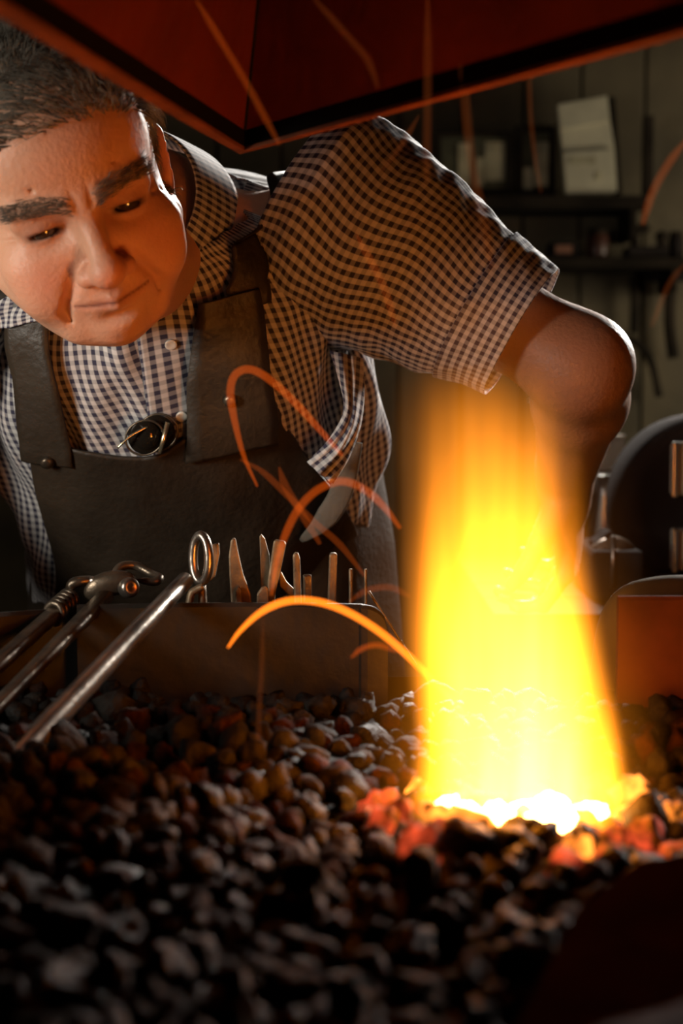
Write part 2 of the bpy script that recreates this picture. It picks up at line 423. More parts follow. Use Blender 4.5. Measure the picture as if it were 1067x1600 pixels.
for (x_, y_, z_, sz, rot, m_) in colds + hots:
    o = bpy.data.objects.new('glowing_coal' if m_.startswith('ember') else 'coke_lump', lump_me[m_, random.randrange(NL)]); COL.objects.link(o)
    o.location = (x_, y_, z_); o.rotation_euler = rot; o.scale = (sz,) * 3
    tag(o, LAB[m_][0], 'coal', LAB[m_][1])
from mathutils import Euler
allv = []; allf = []; mi = []; nv = 0
cm_ = ['coke', 'coke_rust', 'ash']
for (x_, y_, z_, sz, rot, m_) in rest:
    k = random.randrange(NL); v0, f0 = low[k]
    R_ = np.array(Euler(rot).to_matrix()); v1 = (v0 * sz) @ R_.T + np.array((x_, y_, z_))
    allv.append(v1); allf.append(f0 + nv); nv += len(v0); mi += [cm_.index(m_) if m_ in cm_ else 0] * len(f0)
o = obj('coke_lumps', np.concatenate(allv), np.concatenate(allf).tolist(), None, h)
for m_ in cm_: o.data.materials.append(M[m_])
o.data.polygons.foreach_set('material_index', mi); o['kind'] = 'stuff'

# ---------------------------------------------------------------- the flame
CZ = .885
rings = []
def fl_c(z): t = (z - CZ) / .26; return FX - .004 - .022 * t
def fl_r(z): t = (z - CZ) / .26; return .096 - .016 * t
fv = []; NZ = 16; NT = 28
for i in range(NZ):
    z_ = CZ + .29 * i / (NZ - 1); R_ = fl_r(z_) * (1 if i < NZ - 3 else (1, .9, .7)[i - NZ + 3])
    for k in range(NT):
        th = 2 * PI * k / NT; fv.append((fl_c(z_) + R_ * math.cos(th), FY + R_ * .9 * math.sin(th), z_))
ff = [[i * NT + k, i * NT + (k + 1) % NT, (i + 1) * NT + (k + 1) % NT, (i + 1) * NT + k] for i in range(NZ - 1) for k in range(NT)]
ff += [list(range(NT))[::-1], [(NZ - 1) * NT + k for k in range(NT)]]
fm = bpy.data.materials.new('flame'); fm.use_nodes = True; nt = fm.node_tree; nt.nodes.clear()
def N(t, **kw):
    n = nt.nodes.new(t)
    for k, v in kw.items(): setattr(n, k, v)
    return n
def math_(op, a, b=None, clamp=False):
    n = N('ShaderNodeMath', operation=op, use_clamp=clamp)
    for i, q_ in enumerate((a, b)):
        if q_ is None: continue
        if isinstance(q_, (int, float)): n.inputs[i].default_value = q_
        else: nt.links.new(q_, n.inputs[i])
    return n.outputs[0]
tc = N('ShaderNodeTexCoord'); sp = N('ShaderNodeSeparateXYZ'); nt.links.new(tc.outputs['Object'], sp.inputs[0])
t_ = math_('MULTIPLY', sp.outputs[2], 1 / .26)
# gentle sideways wander so that the outline licks
wn_ = N('ShaderNodeTexNoise'); mp = N('ShaderNodeMapping'); mp.inputs['Scale'].default_value = (9, 9, 7); nt.links.new(tc.outputs['Object'], mp.inputs[0]); nt.links.new(mp.outputs[0], wn_.inputs['Vector'])
wn_.inputs['Scale'].default_value = 1; wn_.inputs['Detail'].default_value = 1
wob = math_('MULTIPLY', math_('SUBTRACT', wn_.outputs['Fac'], .5), .028)
dx = math_('ADD', math_('ADD', sp.outputs[0], math_('MULTIPLY', t_, .024)), wob)
dy = math_('ADD', sp.outputs[1], wob)
r2 = math_('SQRT', math_('ADD', math_('POWER', dx, 2), math_('POWER', dy, 2)))
R_ = math_('SUBTRACT', .066, math_('MULTIPLY', t_, .014))
q_ = math_('DIVIDE', r2, R_)
rad = math_('POWER', math_('SUBTRACT', 1.0, math_('POWER', q_, 2), True), 2.0)
cr = N('ShaderNodeValToRGB'); nt.links.new(t_, cr.inputs[0]); cr.color_ramp.interpolation = 'B_SPLINE'
e = cr.color_ramp.elements
e[0].position = 0; e[0].color = (1, 1, 1, 1); e[1].position = 1; e[1].color = (0, 0, 0, 1)
for p_, v_ in ((.12, .85), (.28, .52), (.42, .30), (.55, .15), (.67, .075), (.78, .035), (.87, .017), (.94, .006)):
    a = e.new(p_); a.color = (v_, v_, v_, 1)
ns = N('ShaderNodeTexNoise'); mp2 = N('ShaderNodeMapping'); mp2.inputs['Scale'].default_value = (55, 55, 5); nt.links.new(tc.outputs['Object'], mp2.inputs[0]); nt.links.new(mp2.outputs[0], ns.inputs['Vector'])
ns.inputs['Scale'].default_value = 1; ns.inputs['Detail'].default_value = 2
st = N('ShaderNodeMapRange'); nt.links.new(ns.outputs['Fac'], st.inputs['Value']); st.inputs['From Min'].default_value = .36; st.inputs['From Max'].default_value = .64; st.inputs['To Min'].default_value = .45; st.inputs['To Max'].default_value = 1.5
dens = math_('MULTIPLY', math_('MULTIPLY', math_('MULTIPLY', rad, cr.outputs[0]), st.outputs[0]), 700)
halo = math_('MULTIPLY', math_('MULTIPLY', math_('POWER', math_('SUBTRACT', 1.0, math_('POWER', math_('DIVIDE', r2, .094), 2), True), 2.0), cr.outputs[0]), 9)
dens = math_('ADD', dens, halo)
em = N('ShaderNodeEmission'); em.inputs[0].default_value = (1, .28, .013, 1); nt.links.new(dens, em.inputs[1])
out = N('ShaderNodeOutputMaterial'); nt.links.new(em.outputs[0], out.inputs['Volume'])
fo = obj('flame', fv, ff, fm, None, True, loc=(FX - .004, FY, CZ))
tag(fo, 'tall roaring yellow and white flame rising from the burning coals', 'fire')

# ---------------------------------------------------------------- the hood
ho = thing('forge_hood', 'red oxide painted steel forge hood with a shadow-black inner rim overhead', 'hood', (0, .75, 1.3))
HZ = P(375, 238, 1.15).z
c0 = P(375, 238, 1.15); 
def on_z(px, py, z):
    a = P(px, py, 1.0); s_ = (z - CAMZ) / (a.z - CAMZ); return Vector((a.x * s_, s_, z))
L0 = on_z(0, 22, HZ); R0 = on_z(1067, 52, HZ)
La = c0 + (L0 - c0) * 1.5; Ra = c0 + (R0 - c0) * 1.6
far = Vector((0, .12, HZ))
foot = [c0, Ra, Vector((Ra.x + .05, .30, HZ)), Vector((La.x - .02, .22, HZ)), La]
cen = Vector((.03, .68, 0))
def inset(v, d, dz): 
    u_ = (cen - Vector((v.x, v.y, 0))); u_.normalize(); return Vector((v.x + u_.x * d, v.y + u_.y * d, v.z + dz))
n5 = 5
def band(r1, r2): return [tuple(v) for v in r1] + [tuple(v) for v in r2], [[i, (i + 1) % n5, (i + 1) % n5 + n5, i + n5] for i in range(n5)]
top_r = [Vector((cen.x + (v.x - cen.x) * .30, cen.y + (v.y - cen.y) * .30, HZ + .42)) for v in foot]
sh = MB(); sh.add(*band([inset(v, .019, .012) for v in foot], top_r)); shell = sh.build('hood_shell', M['hood'], ho); solidify(shell, .004)
# rolled flange: lower face, vertical inner face with its shadow painted black
li = MB(); a_ = foot; b_ = [inset(v, .020, 0) for v in foot]; c_ = [inset(v, .0, .034) for v in foot]
li.add(*band(a_, b_)); li.add(*band(a_, [inset(v, .002, .016) for v in foot])); lip = li.build('hood_lip', M['hood_lip'], ho); solidify(lip, .003)
so = MB(); so.add(*band([inset(v, .0205, .001) for v in foot], [inset(v, .021, .0135) for v in foot]))
so_ = so.build('shadow_band', M['soot_shade'], ho); solidify(so_, .002)
# seam welded up the corner and flue to the ceiling
MB().tube([inset(c0, .022, .014), top_r[0] + Vector((0, -.003, 0))], .0035, 8).build('weld_seam', M['soot_shade'], ho)
MB().tube([(cen.x, cen.y, HZ + .40), (cen.x, cen.y, 2.6)], .15, 24).build('flue', M['hood'], ho, smooth=True)

# ================================================================ the smith
SM = thing('person', 'grey-haired man in a gingham shirt and brown leather apron stooping over the fire', 'person', (-.13, 1.75, 0))
cmv = .01
EYE = P(133, 337, 1.15)                                         # the point between the eyes
yaw = math.atan2(EYE.x, EYE.y)
HEAD_YAW, HEAD_PITCH, HEAD_ROLL = -yaw + math.radians(2.5), math.radians(26), math.radians(-20)
# local head: x to picture right, y to the back of the head, z to the crown
Rh = (Matrix.Rotation(HEAD_YAW, 3, 'Z') @ Matrix.Rotation(HEAD_ROLL, 3, 'Y') @ Matrix.Rotation(HEAD_PITCH, 3, 'X'))
HS = 1.0
RhN = np.array(Rh); EN = np.array(EYE)
def H(x, y, z):
    z = z * .92 if z < 0 else z
    return EYE + Rh @ Vector((x, y, z)) * cmv * HS

# joints
NB = Vector((-.175, 1.41, 1.285))                               # base of the neck
dn = Vector((.05, .60, -.80)).normalized()                      # down the spine
ex = Vector((.965, .0, .26)).normalized(); ex = (ex - dn * ex.dot(dn)).normalized()
nf = ex.cross(dn).normalized()                                  # out of the chest
if nf.y > 0: nf = -nf
SL = P(505, 335, 1.45); EL = P(908, 572, 1.40); WL = P(882, 752, 1.60)
SR = P(-140, 445, 1.40); ER = P(-190, 760, 1.46); WR = P(-205, 945, 1.24)
HIP = NB + dn * .50

class Grid:
    def __init__(s, xs, ys, zs):
        s.x, s.y, s.z = [np.asarray(a, np.float32) for a in (xs, ys, zs)]; s.D = np.full((len(xs), len(ys), len(zs)), .03, np.float32)
    def op(s, fn, c, r, k=.0, mode='u', m=.012):
        r = r + m + k; i0, i1 = np.searchsorted(s.x, (c[0] - r, c[0] + r)); j0, j1 = np.searchsorted(s.y, (c[1] - r, c[1] + r)); k0, k1 = np.searchsorted(s.z, (c[2] - r, c[2] + r))
        if i1 <= i0 or j1 <= j0 or k1 <= k0: return
        X = s.x[i0:i1, None, None]; Y = s.y[None, j0:j1, None]; Z = s.z[None, None, k0:k1]
        d = fn(X, Y, Z).astype(np.float32); D = s.D[i0:i1, j0:j1, k0:k1]
        if mode == 's': d = -d; a, b = -D, -d                   # max(D, -d)
        else: a, b = D, d
        if k > 0:
            hh = np.clip(.5 + .5 * (b - a) / k, 0, 1); res = b * (1 - hh) + a * hh - k * hh * (1 - hh)
        else: res = np.minimum(a, b)
        s.D[i0:i1, j0:j1, k0:k1] = -res if mode == 's' else res
    def ell(s, c, rad, R=None, k=.01, mode='u'):
        R = np.eye(3) if R is None else np.array(R); rad = np.array(rad, np.float32)
        def fn(X, Y, Z):
            px, py, pz = X - c[0], Y - c[1], Z - c[2]
            l = [R[0][a] * px + R[1][a] * py + R[2][a] * pz for a in range(3)]
            k0 = np.sqrt(sum((l[a] / rad[a]) ** 2 for a in range(3))) + 1e-6; k1 = np.sqrt(sum((l[a] / rad[a] ** 2) ** 2 for a in range(3))) + 1e-6
            return k0 * (k0 - 1) / k1
        s.op(fn, c, float(max(rad)), k, mode)
    def cap(s, a, b, ra, rb, k=.01, mode='u'):
        a = np.array(a, np.float32); b = np.array(b, np.float32); ba = b - a; L2 = float(ba @ ba)
        def fn(X, Y, Z):
            px, py, pz = X - a[0], Y - a[1], Z - a[2]
            h_ = np.clip((px * ba[0] + py * ba[1] + pz * ba[2]) / L2, 0, 1)
            return np.sqrt((px - ba[0] * h_) ** 2 + (py - ba[1] * h_) ** 2 + (pz - ba[2] * h_) ** 2) - (ra + (rb - ra) * h_)
        s.op(fn, (a + b) / 2, float(np.sqrt(L2)) / 2 + max(ra, rb), k, mode)

def axis(lo, hi, base, fine):
    """coordinates with a base step and finer stretches [(a, b, step)]"""
    out = [lo]
    while out[-1] < hi:
        st_ = base
        for (a, b, f_) in fine:
            if a <= out[-1] < b: st_ = min(st_, f_)
            elif out[-1] < a and out[-1] + st_ > a: st_ = a - out[-1] + 1e-5
        out.append(out[-1] + st_)
    return np.array(out)
hc = H(0, 7, 0)
G = Grid(axis(-.60, .36, .007, [(hc.x - .125, hc.x + .125, .0021), (.12, .30, .003), (-.52, -.38, .004)]),
         axis(1.00, 2.02, .008, [(hc.y - .145, hc.y + .12, .0021), (1.0, 1.26, .003)]),
         axis(.0, 1.44, .012, [(hc.z - .16, hc.z + .16, .0021), (.90, 1.12, .0032)]))
ce = .01
def he(c, r, k=.6, mode='u', R=None):
    RR = Rh if R is None else Rh @ R
    G.ell(H(*c), [q * cmv * HS for q in r], RR, k * cmv, mode)
def hcap(a, b, ra, rb, k=.5, mode='u'): G.cap(H(*a), H(*b), ra * cmv, rb * cmv, k * cmv, mode)
RX = lambda d: Matrix.Rotation(math.radians(d), 3, 'X'); RY = lambda d: Matrix.Rotation(math.radians(d), 3, 'Y'); RZ = lambda d: Matrix.Rotation(math.radians(d), 3, 'Z')
# --- head
he((0, 8.6, 3.6), (7.7, 9.7, 8.4), 0)
he((0, 5.0, -3.4), (7.0, 6.4, 7.6), 2.0)
he((0, 2.6, 4.4), (6.4, 3.9, 4.6), 1.6)                          # forehead
for s_ in (-1, 1):
    hcap((s_ * 6.3, 7.5, -5.2), (s_ * 2.7, 1.6, -9.2), 1.9, 1.9, 1.8)     # jaw
    he((s_ * 4.4, 1.9, -3.2), (2.7, 2.2, 2.0), 1.6)              # cheekbone
    he((s_ * 4.1, 1.5, -5.6), (2.6, 2.3, 2.4), 1.6)              # cheek
    hcap((s_ * .9, -.80, 1.60), (s_ * 4.6, .55, 1.9), .85, .8, 1.2)       # brow ridge
hcap((0, 1.0, -9.6), (0, .7, -9.0), 2.4, 2.2, 1.5)               # chin
he((0, -.35, -9.4), (1.7, 1.2, 1.3), 1.0)
he((0, .6, -6.4), (3.1, 2.5, 2.7), 1.2)                          # muzzle
he((0, 4.6, -9.0), (3.6, 4.2, 1.8), 1.8)                         # soft throat under the chin
for s_ in (-1, 1):
    he((s_ * 3.25, -1.2, -.1), (2.0, 1.9, 1.25), .9, 's')         # eye socket
    he((s_ * 3.25, 1.05, -.05), (1.75, 1.65, 1.42), .55)         # lids over the eyeball
    hcap((s_ * 1.7, -.15, .95), (s_ * 4.9, .75, .75), .55, .55, .7)       # heavy upper lid fold
    hcap((s_ * 2.0, .2, -1.75), (s_ * 4.6, .95, -1.35), .38, .32, .8)     # bag below the eye
# nose
hcap((0, -.65, .8), (0, -2.95, -3.5), .80, 1.05, .9)
he((0, -3.1, -3.85), (1.35, 1.25, 1.15), .7)
for s_ in (-1, 1):
    he((s_ * 1.5, -1.85, -4.1), (.9, 1.2, .85), .45)
    he((s_ * .62, -2.35, -4.95), (.42, .75, .5), .25, 's')
    hcap((s_ * 2.05, -1.35, -3.6), (s_ * 3.7, -.45, -7.0), .16, .02, .95, 's')   # nasolabial fold
    hcap((s_ * 3.7, -.3, -7.2), (s_ * 3.5, .2, -8.4), .08, .05, .7, 's')
# mouth
for s_ in (-1, 1):
    hcap((0, -1.95, -6.45), (s_ * 2.8, -.75, -6.65), .34, .16, .5)
    hcap((0, -1.80, -7.25), (s_ * 2.6, -.75, -6.95), .42, .18, .5)
    hcap((0, -2.45, -6.88), (s_ * 3.1, -.95, -6.70), .10, .12, .26, 's')
    
he((0, -1.7, -8.4), (1.6, .45, .35), .7, 's')                    # under the lower lip
he((0, -2.3, -5.5), (.28, .4, .75), .35, 's')                    # philtrum
# wrinkles of the brow
for zz in (3.4, 4.5, 5.5):
    hcap((-3.2, -.72 + (zz - 3.4) * .16, zz), (3.2, -.72 + (zz - 3.4) * .16, zz + .1), .12, .12, .35, 's')
for s_ in (-1, 1):
    hcap((s_ * .55, -1.75, 1.3), (s_ * .7, -1.62, 2.6), .14, .1, .35, 's')
    for a_ in (-.5, .1, .7): hcap((s_ * 5.35, 1.2, a_ * .9 - .1), (s_ * 6.3, 2.5, a_ * 1.8 - .1), .1, .06, .25, 's')
# lid opening
for s_ in (-1, 1):
    he((s_ * 3.25, -.62, -.32), (1.30, 1.25, .27), .12, 's', RY(s_ * 4))
# ears
for s_ in (-1, 1):
    Re = RY(s_ * 8) @ RZ(s_ * 22)
    he((s_ * 7.75, 9.1, -1.2), (.75, 1.75, 3.1), .35, 'u', Re)
    he((s_ * 8.5, 8.5, -.9), (.55, 1.0, 1.9), .3, 's', Re)
    he((s_ * 7.6, 8.2, -3.6), (.55, .85, .95), .3, 'u')
# --- neck and trunk
G.cap(H(0, 9.5, -4.5), H(0, 13.5, -9.0), .060, .058, .02)
G.cap(H(0, 13.0, -8.5), NB, .058, .060, .02)
G.cap(H(0, 6.0, -9.0), NB + nf * .03 + dn * .03, .045, .05, .025)
G.cap(NB + dn * .03, SL + dn * .02, .036, .040, .03); G.cap(NB + dn * .03, SR + dn * .02, .036, .040, .03)
Rt = np.array([[ex[i], nf[i], dn[i]] for i in range(3)])
G.ell(NB + dn * .17, (.165, .092, .19), Rt, .03); G.ell(NB + dn * .36, (.15, .10, .18), Rt, .03)
G.ell(HIP + Vector((0, .03, -.02)), (.17, .115, .13), None, .03)
# --- arms
G.cap(SL, EL, .047, .042, .02)
mid = EL + (WL - EL) * .3 + Vector((.004, 0, .004)); G.cap(EL, mid, .0415, .0425, .03); G.cap(mid, WL, .0425, .029, .02)
G.cap(SR, ER, .050, .042, .02); G.cap(ER, WR, .043, .029, .015)
# --- hands
def hand(W, d, n, side, curl, k=.004):
    d = Vector(d).normalized(); n = Vector(n); n = (n - d * n.dot(d)).normalized(); l = d.cross(n) * side     # l points to the thumb side
    Rp = np.array([[l[i], n[i], d[i]] for i in range(3)])
    G.cap(W - d * .03, W + d * .025, .027, .026, .012)
    G.ell(W + d * .052, (.040, .016, .050), Rp, .012)
    for i_, off in enumerate((.029, .010, -.010, -.028)):
        ln = ((.044, .027, .020), (.048, .030, .022), (.045, .027, .021), (.035, .021, .018))[i_]; r_ = (.0092, .0094, .0088, .0078)[i_]
        b = W + d * (.094, .098, .094, .086)[i_] + l * off; G.cap(W + d * .04 + l * off * .7, b, .011, r_ + .001, .006)
        ang = 0; spread = l * (off * 2.0)
        for s_i in range(3):
            ang += math.radians(curl[s_i] + i_ * 3); e_ = b + (d * math.cos(ang) + n * math.sin(ang) + spread * .5).normalized() * ln[s_i]
            G.cap(b, e_, r_ * (1, .95, .88)[s_i], r_ * (.97, .9, .75)[s_i], k if s_i else .005); b = e_
    t0 = W + d * .022 + l * .026 + n * .006; t1 = t0 + (d * .6 + l * .62 + n * .35).normalized() * .040
    t2 = t1 + (d * .85 + l * .12 + n * .5).normalized() * .032; t3 = t2 + (d * .8 - l * .15 + n * .6).normalized() * .026
    G.cap(t0, t1, .016, .0125, .01); G.cap(t1, t2, .0112, .0105, .004); G.cap(t2, t3, .0105, .0085, .003)
hd = (WL - EL).normalized()
hand(WL, (hd * .3 + Vector((.10, .05, -.85))), Vector((-.9, .35, -.2)), -1, (35, 50, 30))
hand(WR, ((WR - ER).normalized() * .6 + Vector((0, -.5, -.35))), Vector((.3, 0, -1)), -1, (10, 20, 15))
# --- legs
for s_ in (-1, 1):
    hp = Vector((HIP.x + s_ * .09, HIP.y + .05, HIP.z - .02)); kn = Vector((hp.x + s_ * .03, hp.y - .03, .50)); an = Vector((kn.x + s_ * .01, kn.y + .06, .09))
    G.cap(hp, kn, .088, .058, .03); G.cap(kn, an, .055, .038, .02); G.cap(an + Vector((0, .03, -.05)), an + Vector((0, -.15, -.055)), .034, .030, .02)
gr = openvdb.FloatGrid(.03); gr.copyFromArray(G.D)
P3, T3, Q3 = gr.convertToPolygons(0.0)
idx = np.stack([np.interp(P3[:, 0], np.arange(len(G.x)), G.x), np.interp(P3[:, 1], np.arange(len(G.y)), G.y), np.interp(P3[:, 2], np.arange(len(G.z)), G.z)], 1)
body = obj('body', idx, Q3.tolist() + T3.tolist(), None, SM, loc=SM.location)
bm = bmesh.new(); bm.from_mesh(body.data); bmesh.ops.recalc_face_normals(bm, faces=bm.faces[:]); bm.to_mesh(body.data); bm.free()
body.data.polygons.foreach_set('use_smooth', [True] * len(body.data.polygons))
# light relax so that the voxel steps vanish
sm_ = body.modifiers.new('relax', 'SMOOTH'); sm_.factor = .5; sm_.iterations = 3
# skin tone per vertex, in head coordinates
Lc = (idx - EN) @ RhN / cmv
Lc[:, 2] = np.where(Lc[:, 2] < 0, Lc[:, 2] / .92, Lc[:, 2])
def g3(c, s_): return np.exp(-(((Lc[:, 0] - c[0]) / s_[0]) ** 2 + ((Lc[:, 1] - c[1]) / s_[1]) ** 2 + ((Lc[:, 2] - c[2]) / s_[2]) ** 2))
skin = np.tile(np.array([.54, .28, .175]), (len(idx), 1))
lxx, lyy, lzz = Lc[:, 0], Lc[:, 1], Lc[:, 2]
def paint(mask, c): 
    global skin
    mask = np.clip(mask, 0, 1)[:, None]; skin = skin * (1 - mask) + np.array(c) * mask
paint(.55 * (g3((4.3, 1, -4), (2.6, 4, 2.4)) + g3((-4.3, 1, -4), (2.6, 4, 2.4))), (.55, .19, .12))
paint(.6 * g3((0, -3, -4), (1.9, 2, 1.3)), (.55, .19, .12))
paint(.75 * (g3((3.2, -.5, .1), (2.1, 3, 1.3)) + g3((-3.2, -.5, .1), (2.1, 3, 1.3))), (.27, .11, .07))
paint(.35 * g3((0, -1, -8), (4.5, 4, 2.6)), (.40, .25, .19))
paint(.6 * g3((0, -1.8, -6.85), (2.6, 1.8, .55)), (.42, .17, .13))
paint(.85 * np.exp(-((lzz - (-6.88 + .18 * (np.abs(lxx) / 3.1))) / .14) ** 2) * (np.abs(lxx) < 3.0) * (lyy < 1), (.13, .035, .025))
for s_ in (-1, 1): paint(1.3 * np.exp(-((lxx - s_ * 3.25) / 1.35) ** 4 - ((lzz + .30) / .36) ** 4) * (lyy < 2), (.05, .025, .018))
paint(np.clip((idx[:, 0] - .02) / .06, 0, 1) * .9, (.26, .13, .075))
paint(.6 * (g3((8, 9, -1), (1.5, 3, 3.5)) + g3((-8, 9, -1), (1.5, 3, 3.5))), (.55, .17, .10))
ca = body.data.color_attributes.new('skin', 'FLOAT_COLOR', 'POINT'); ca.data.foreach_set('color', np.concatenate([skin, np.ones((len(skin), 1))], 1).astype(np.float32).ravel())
ms = new_mat('skin', (.5, .3, .2), .48, bump=.22, bscale=260, spec=.35); nt2 = ms.node_tree; at = nt2.nodes.new('ShaderNodeVertexColor'); at.layer_name = 'skin'
bs = nt2.nodes['Principled BSDF']; nt2.links.new(at.outputs['Color'], bs.inputs['Base Color'])
bs.inputs['Subsurface Weight'].default_value = .12; bs.inputs['Subsurface Radius'].default_value = (.008, .003, .0015); bs.inputs['Subsurface Scale'].default_value = 1
body.data.materials.append(ms)
# eyeballs
M['eye'] = new_mat('eye_white', (.20, .15, .12), .15)
M['iris'] = new_mat('iris', (.045, .028, .018), .05)
for s_ in (-1, 1):
    ec = H(s_ * 3.25, .95, -.15); ax = (Rh @ Vector((.10, -1, -.22))).normalized()
    ey = MB().lathe(ec, ax, [(-.0118 * math.cos(a) , .0118 * math.sin(a)) for a in np.linspace(0, PI, 18)], 24).build('eye', M['eye'], SM, True)
    MB().lathe(ec, ax, [(.0095, .0080), (.0110, .0064), (.0121, .0038), (.0124, .0001)], 20).build('iris', M['iris'], ey, True, loc=(0, 0, 0))

# ---- hair as fine tapered blades
def strands(name, roots, mat, parent, nseg=4):
    """roots: (point, list of successive offset vectors, radius)"""
    V = []; Fs = []
    for (p, steps, r) in roots:
        p = np.array(p); t = np.array(steps[0]); a = np.cross(t, (.3, .5, .8)); a /= np.linalg.norm(a) + 1e-9; b = np.cross(t, a); b /= np.linalg.norm(b) + 1e-9
        n0 = len(V); m = len(steps) + 1
        for i in range(m):
            rr = r * (1 - .85 * i / (m - 1))
            for k in range(3):
                th = 2.1 * k; V.append(p + (a * math.cos(th) + b * math.sin(th)) * rr)
            if i < m - 1: p = p + np.array(steps[i])
        for i in range(m - 1):
            for k in range(3): Fs.append((n0 + i * 3 + k, n0 + i * 3 + (k + 1) % 3, n0 + i * 3 + 3 + (k + 1) % 3, n0 + i * 3 + 3 + k))
    return obj(name, V, Fs, mat, parent)
def hair_mat(name, c, c2):
    m = new_mat(name, c, .45, var=.3, var_col=c2, vscale=30, spec=.4); return m
M['hair'] = hair_mat('grey_brown_hair', (.06, .048, .034), (.28, .25, .20))
M['brow'] = hair_mat('eyebrow_hair', (.07, .05, .036), (.15, .115, .085))
M['armhair'] = hair_mat('arm_hair', (.25, .18, .12), (.35, .28, .2))
nrm = np.zeros(len(idx) * 3); body.data.vertices.foreach_get('normal', nrm); nrm = nrm.reshape(-1, 3)
NLc = nrm @ RhN
# scalp mask in head coordinates: above the hairline, around the temples and the back
lx, ly, lz = Lc[:, 0], Lc[:, 1], Lc[:, 2]
hairline = 7.1 - .035 * lx ** 2
scalp = (lz > hairline + (ly < 0) * 0) & (ly > -2)
scalp |= (ly > 6.3 - .12 * (lz + 1)) & (lz > -1.5) & (lz > -1.0 - .5 * (ly - 6)) & (np.abs(lx) > 4)
scalp |= (ly > 10.2) & (lz > -5.5)
scalp |= (ly > 4.4) & (ly < 8.5) & (lz > .6) & (np.abs(lx) > 5.2)
scalp |= (ly > 6.2) & (ly < 8.0) & (lz > -3.4) & (lz < 2) & (np.abs(lx) > 5)      # sideburns
scalp &= (np.linalg.norm(Lc - np.array([0, 8, 2]), axis=1) < 12.5) & (ly < 19) & (lz < 13.5)
scalp &= ~((np.abs(np.abs(lx) - 7.9) < 1.6) & (np.abs(ly - 9.3) < 1.9) & (np.abs(lz + 1.3) < 3.3))
cand = np.nonzero(scalp)[0]
roots = []
for i_ in rng.choice(cand, 11000):
    n_ = NLc[i_]; p_ = Lc[i_]
    side_ = np.sign(p_[0]) if abs(p_[0]) > 5.5 else .3
    comb = np.array([.75 * side_ if p_[2] > 6 else .1 * side_, .35 if p_[2] < 6 else .15, -.9 if p_[2] < 6 else -.05]) if p_[1] > 3 or p_[2] < 6 else np.array([-.75 + .1 * p_[0], .2, .18])
    comb = comb + rng.normal(0, .16, 3) ; comb -= n_ * comb.dot(n_) * .9; ln = (1.2 + 1.9 * rng.random()) * (1 if p_[2] > 5 else .5)
    steps = []
    for s_i in range(4):
        u_ = comb * .85 + n_ * (.55 - .24 * s_i) + rng.normal(0, .10, 3); u_ /= np.linalg.norm(u_); steps.append(RhN @ (u_ * ln / 4 * 1.3) * cmv)
    roots.append((idx[i_] - nrm[i_] * .0005, steps, .00045))
hair = strands('hair', roots, M['hair'], SM); tag(hair, kind='stuff')
roots = []
for s_ in (-1, 1):
    cand = np.nonzero((np.abs(lx - s_ * 3.2) < 2.35) & (np.abs(lz - (1.85 + .34 * (1 - ((lx - s_ * 3.6) / 2.2) ** 2))) < .60) & (ly < 2.5) & (NLc[:, 1] < -.2))[0]
    for i_ in rng.choice(cand, 520):
        n_ = NLc[i_]; u0 = np.array([s_ * .95, .15, .35 - .25 * abs(Lc[i_][0] - s_ * 1) / 3]) + rng.normal(0, .18, 3); steps = []
        for q__ in range(3):
            u_ = u0 - n_ * u0.dot(n_) * .9 + n_ * (.35 - .15 * q__); u_ /= np.linalg.norm(u_); steps.append(RhN @ (u_ * .26) * cmv)
        roots.append((idx[i_] + rng.normal(0, .0012, 3), steps, .00026))
eb = strands('eyebrows', roots, M['brow'], SM); tag(eb, kind='stuff')
# fine hair along the bare forearm
ab = np.array(WL - EL); t_ar = ((idx - np.array(EL)) @ ab) / (ab @ ab)
da = np.linalg.norm(idx - np.array(EL) - np.clip(t_ar, 0, 1)[:, None] * ab, axis=1)
cand = np.nonzero((da < .06) & (t_ar < .95) & (idx[:, 0] > .14) & (t_ar > -.6))[0]; roots = []
for i_ in rng.choice(cand, 1500):
    n_ = nrm[i_]; u0 = ab / np.linalg.norm(ab) * .8 + n_ * .5 + rng.normal(0, .25, 3); ln = rng.uniform(.002, .006)
    roots.append((idx[i_], [u0 * ln / 3, (u0 - n_ * .2) * ln / 3, (u0 - n_ * .4) * ln / 3], .00007))
tag(strands('arm_hair', roots, M['armhair'], SM), kind='stuff')

# ---- shirt: rings down the trunk
TT = np.array([0, .05, .11, .18, .28, .42, .60, .80, 1.0])
TA = np.array([.082, .150, .172, .178, .186, .185, .178, .180, .190])
TB = np.array([.070, .084, .098, .110, .122, .130, .134, .134, .140])
LT = .52
NBn, dnn, exn, nfn = [np.array(v) for v in (NB, dn, ex, nf)]
def smooth_interp(t, X, Y):
    t = np.asarray(t, float); return (np.interp(t - .02, X, Y) + np.interp(t, X, Y) + np.interp(t + .02, X, Y)) / 3
def fold(th, t):
    """cloth folds, metres"""
    w = .0028 * np.sin(7 * th + 9 * t + 1.2 * np.sin(6 * t)) + .0022 * np.sin(13 * th - 17 * t + 1.6 * np.sin(4 * th)) + .0016 * np.sin(23 * th + 31 * t + 2 * np.sin(9 * t))
    w += .0035 * np.sin(26 * t + 4 * th) * np.exp(-((th - 1.25) / .5) ** 2)
    w += .005 * np.exp(-(((th + .45 - .7 * (t - .3)) / .07) ** 2)) * (t > .1) + .005 * np.exp(-(((th + .15 - .5 * (t - .2)) / .05) ** 2)) * (t > .12)
    w += .0035 * np.sin(4.5 * th + 15 * t + 1.8 * np.sin(5 * t + th)) * np.clip(t * 6, 0, 1) + .0030 * np.sin(9 * th - 11 * t) * np.clip(t * 6, 0, 1)
    return w
